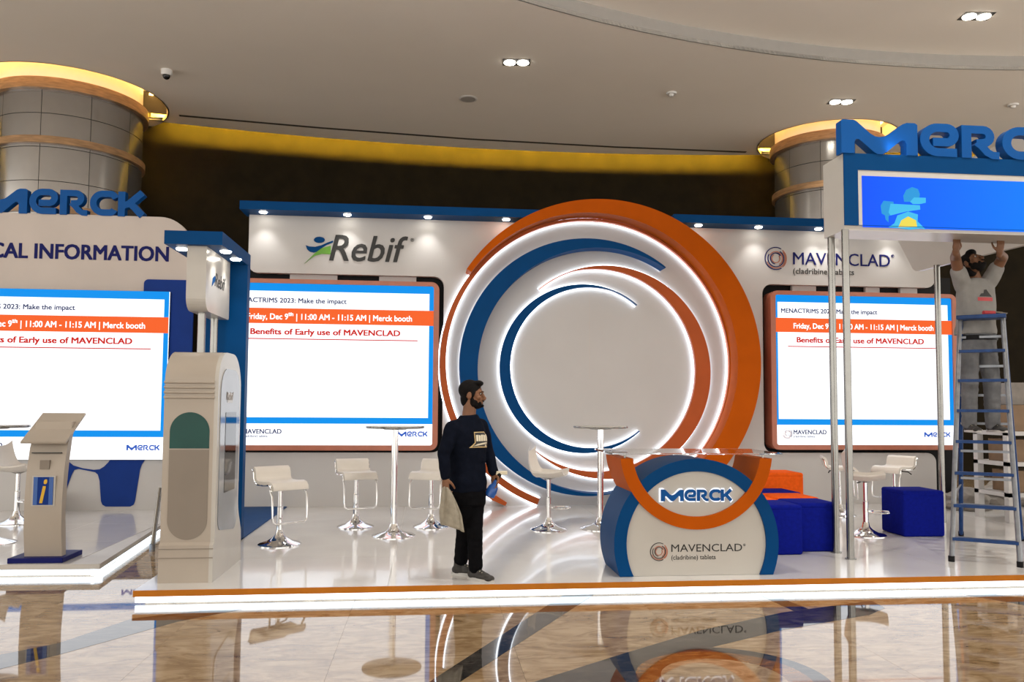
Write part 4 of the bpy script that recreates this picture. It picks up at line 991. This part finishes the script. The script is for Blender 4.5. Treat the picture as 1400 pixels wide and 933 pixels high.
shirt = remesh(sh, 'sweatshirt', 'sweater', t, .008, 9)
ruffle(shirt, .008, (9, 9, 16))
tr = MB()
loft(tr, [(P1(640, 690), .150, .125), (P1(640, 676), .158, .122), (P1(640, 662), .156, .118)], fd)
chain(tr, [(hpR-Vector((0, 0, .02)), .092), (knR, .066), (anR+Vector((0, 0, .02)), .058)]); chain(tr, [(hpL-Vector((0, 0, .02)), .092), (knL, .066), (anL+Vector((0, 0, .02)), .058)])
tro = remesh(tr, 'trousers', 'black_trousers', t, .008, 4)
ruffle(tro, .005, (14, 14, 30))
shoe(t, anR, (.85, -.25), ZP); shoe(t, anL, (.72, -.69), ZP)
# chest print follows the sweatshirt surface
from mathutils.bvhtree import BVHTree
def decal(surf, polys, m, parent, eye, name='chest_print', off=.004):
    bm = bmesh.new(); bm.from_mesh(surf.data); bv = BVHTree.FromBMesh(bm); bm.free(); mb = MB()
    for poly in polys:
        tri = tessellate_polygon([[Vector((p[0], p[1], 0)) for p in poly]]); b2 = bmesh.new(); vs = [b2.verts.new((p[0], p[1], 0)) for p in poly]
        for a in tri:
            try: b2.faces.new([vs[i] for i in a])
            except ValueError: pass
        bmesh.ops.subdivide_edges(b2, edges=b2.edges, cuts=3, use_grid_fill=True); bmesh.ops.triangulate(b2, faces=b2.faces)
        b2.verts.ensure_lookup_table(); pts = []
        for v in b2.verts:
            o_, d_ = eye(v.co.x, v.co.y); h = bv.ray_cast(o_, d_); pts.append(h[0]+h[1]*off if h[0] is not None else None)
        fs = [tuple(v.index for v in f.verts) for f in b2.faces if all(pts[v.index] is not None for v in f.verts)]
        b2.free(); mb.add([p if p is not None else (0, 0, 0) for p in pts], fs)
    return mb.build(name, m, parent, True)
cp_ = P1(652, 595, -.1); u_h = -lf*-1; 
def eye1(x, y): o_ = chest+fd*.5+lf*x+Vector((0, 0, y)); return o_, -fd
decal(shirt, [[(-.05, .075), (.09, .075), (.13, .03), (.12, -.055), (-.02, -.05), (-.11, -.05), (-.06, -.01)]], 'gold_print', t, eye1, off=.003)
decal(shirt, [[(-.045, .068), (.085, .068), (.12, .028), (.11, -.045), (-.02, -.040), (-.085, -.045), (-.05, -.01)]], 'black_print', t, eye1, off=.005)
ltr = [[(-.045+.03*i, .0), (-.02+.03*i, .0), (-.012+.03*i, .05-.006*(i % 2)), (-.037+.03*i, .05)] for i in range(5)]
decal(shirt, ltr+[[(-.08, -.038), (.1, -.022), (.1, -.008), (-.03, -.02)], [(.07, -.045), (.09, -.045), (.09, -.028), (.07, -.028)]], 'cream_print', t, eye1, off=.007)
local(t)
# ---- bag and spray bottle in his hands
hb = wrR+Vector((.003, -.004, -.095))
bm = bmesh.new(); rows = 22; nn = 36; vs = []
bagL = .30
for i in range(rows+1):
    q = i/rows; wd = .025+.075*min(1, q*1.5)**.8+.012*q; dp = .022+.042*q*(1-.3*q)
    ring = []
    for k in range(nn):
        a = 2*math.pi*k/nn; fo = 1+.38*math.sin(a*5+q*2)*(1-.3*q)+.2*math.sin(a*9+1+q*5)
        lean = .055*q
        x = wd*math.cos(a)*(1+.06*math.sin(a*7+q*3)); y = dp*math.sin(a)*fo
        ring.append(bm.verts.new(hb+Vector((.81*x+lean+.0, -.3*x+y, .025-q*bagL-.05*q*q*max(0, math.cos(a))))))
    vs.append(ring)
for i in range(rows):
    for k in range(nn): bm.faces.new((vs[i][k], vs[i][(k+1) % nn], vs[i+1][(k+1) % nn], vs[i+1][k]))
bm.faces.new(vs[0]); bm.faces.new(vs[-1]); bmesh.ops.recalc_face_normals(bm, faces=bm.faces)
me = bpy.data.meshes.new('bag_body'); bm.to_mesh(me); bm.free(); me.polygons.foreach_set('use_smooth', [True]*len(me.polygons)); me.materials.append(MATS['bag_cloth'])
t = based('cloth_bag', 'crumpled beige cloth bag held in the walking man\'s right hand', 'bag', hb-Vector((0, 0, bagL)))
o = bpy.data.objects.new('bag_body', me); COL.objects.link(o); o.parent = t
MB().tube([hb+Vector((-.02, 0, .01)), hb+Vector((0, -.002, .03)), hb+Vector((.02, 0, .01))], .012, 8).build('gathered_top', 'bag_cloth', t, True); local(t)
sb = wrL+Vector((.012, -.02, -.075))
t = based('spray_bottle', 'blue spray bottle with cream nozzle held in the walking man\'s left hand', 'bottle', sb-Vector((0, 0, .14)))
ax = Vector((.45, 0, 1)).normalized(); R_ = Vector((0, 0, 1)).rotation_difference(ax).to_matrix()
mb = MB().lathe([(.028, 0), (.042, .008), (.046, .05), (.040, .09), (.022, .115), (.018, .15)], n=24); mb.v = [tuple(sb-ax*.125+R_ @ Vector(p)) for p in mb.v]; mb.build('bottle_body', 'bottle_blue', t, True)
c0 = sb-ax*.125+ax*.16; MB().cone(c0, .02, c0+ax*.04, .022).build('neck', 'black', t, True)
MB().box(-.035, -.016, -.014, .062, .016, .016).build('nozzle', 'cream_print', t, bevel=.006).matrix_local = Matrix.Translation(Vector((.0, 0, 0)))
nz = t.children[-1]; 
for v in nz.data.vertices: v.co += c0+ax*.055
local(t)
# ---- man on the ladder
LYM = 7.78
P2 = lambda px, py, dy=0: ony(px, py, LYM+dy)
zf = P2(1345, 598).z
base = Vector((P2(1343, 598).x, LYM, zf))
t = based('person', 'bearded man in grey t-shirt and jeans reaching up from the ladder', 'person', base)
fd = Vector((.08, -1, 0)).normalized(); lf = Vector((-fd.y, fd.x, 0))
S2 = 1.1
sk = MB(); hc = P2(1329, 361, -.05)
P, R = head(sk, hc, (.30, -.72, .62), (0, .5, 1), s=S2)
nb = P2(1333, 383, .0); sk.cone(hc+Vector((.0, .03, -.04)), .062, nb, .066)
shR, shL = P2(1314, 388, .0), P2(1355, 381, .0)
hdR, hdL = Vector((ony(1309, 330, 7.42).x, 7.42, BZ0-.012)), Vector((ony(1369, 328, 7.42).x, 7.42, BZ0-.012))
elR, elL = P2(1306, 352, -.16), P2(1371, 352, -.16)
wrR = hdR+Vector((.0, .03, -.10)); wrL = hdL+Vector((0, .03, -.10))
chest = P2(1334, 408); waist = P2(1334, 445); hip = P2(1336, 468)
loft(sk, [(hip-Vector((0, 0, .09)), .15, .10), (hip, .17, .115), (waist, .155, .11), (chest, .18, .115), (P2(1334, 388), .17, .09), (nb, .075, .065)], fd)
chain(sk, [(shR, .062), (elR, .050), (wrR, .032)]); chain(sk, [(shL, .062), (elL, .050), (wrL, .032)])
hpR, hpL = hip-lf*.10-Vector((0, 0, .03)), hip+lf*.10-Vector((0, 0, .03)); knR, knL = P2(1326, 522, -.06), P2(1356, 522, -.06); anR, anL = P2(1325, 580, .04), P2(1357, 580, .04)
chain(sk, [(hpR, .08), (knR, .058), (anR, .04)]); chain(sk, [(hpL, .08), (knL, .058), (anL, .04)])
hand(sk, wrR, (0, -.25, 1), (1, 0, 0), (0, 0, 1), 18, 1.05, 2); hand(sk, wrL, (0, -.25, 1), (-1, 0, 0), (0, 0, 1), 18, 1.05, 2)
remesh(sk, 'body', 'skin2', t, .0065, 2, .4)
hair_beard(P, R, t, S2)
sh = MB()
loft(sh, [(P2(1334, 458), .205, .150), (P2(1334, 452), .203, .150), (waist, .188, .146), (P2(1334, 430), .19, .142), (chest, .195, .135), (P2(1334, 394), .195, .115), (P2(1334, 386), .15, .095), (P2(1333.5, 381.5), .085, .075)], fd)
chain(sh, [(shR+Vector((.02, 0, -.03)), .085), (shR.lerp(elR, .45), .078)]); chain(sh, [(shL+Vector((-.02, 0, -.03)), .085), (shL.lerp(elL, .45), .078)])
shirt = remesh(sh, 't_shirt', 'tee_grey', t, .008, 4)
ruffle(shirt, .007, (12, 12, 9))
tr = MB(); loft(tr, [(P2(1336, 482), .178, .145), (P2(1336, 466), .182, .142), (P2(1336, 456), .178, .138)], fd)
chain(tr, [(hpR, .10), (knR, .082), (anR+Vector((0, 0, .01)), .072)]); chain(tr, [(hpL, .10), (knL, .082), (anL+Vector((0, 0, .01)), .072)])
tro = remesh(tr, 'jeans', 'jeans_grey', t, .008, 4)
ruffle(tro, .007, (14, 14, 22))
mb = MB(); loft(mb, [(P2(1336, 466), .192, .152), (P2(1336, 459.5), .192, .152)], fd); mb.build('belt', 'black', t, True)
shoe(t, anR+Vector((0, 0, 0)), (-.1, -1), anR.z-.085); shoe(t, anL, (.12, -1), anL.z-.085)
def eye2(x, y): return chest+fd*.5+lf*x+Vector((0, 0, y)), -fd
decal(shirt, [[(-.07, -.0), (-.05, .03), (-.02, .035), (-.01, .07), (.02, .075), (.04, .04), (.075, .0)]], 'black_print', t, eye2)
decal(shirt, [[(-.085, -.045), (.085, -.045), (.085, -.008), (-.085, -.008)]], 'red_print', t, eye2)
local(t)
bpy.data.scenes.remove(TMP)
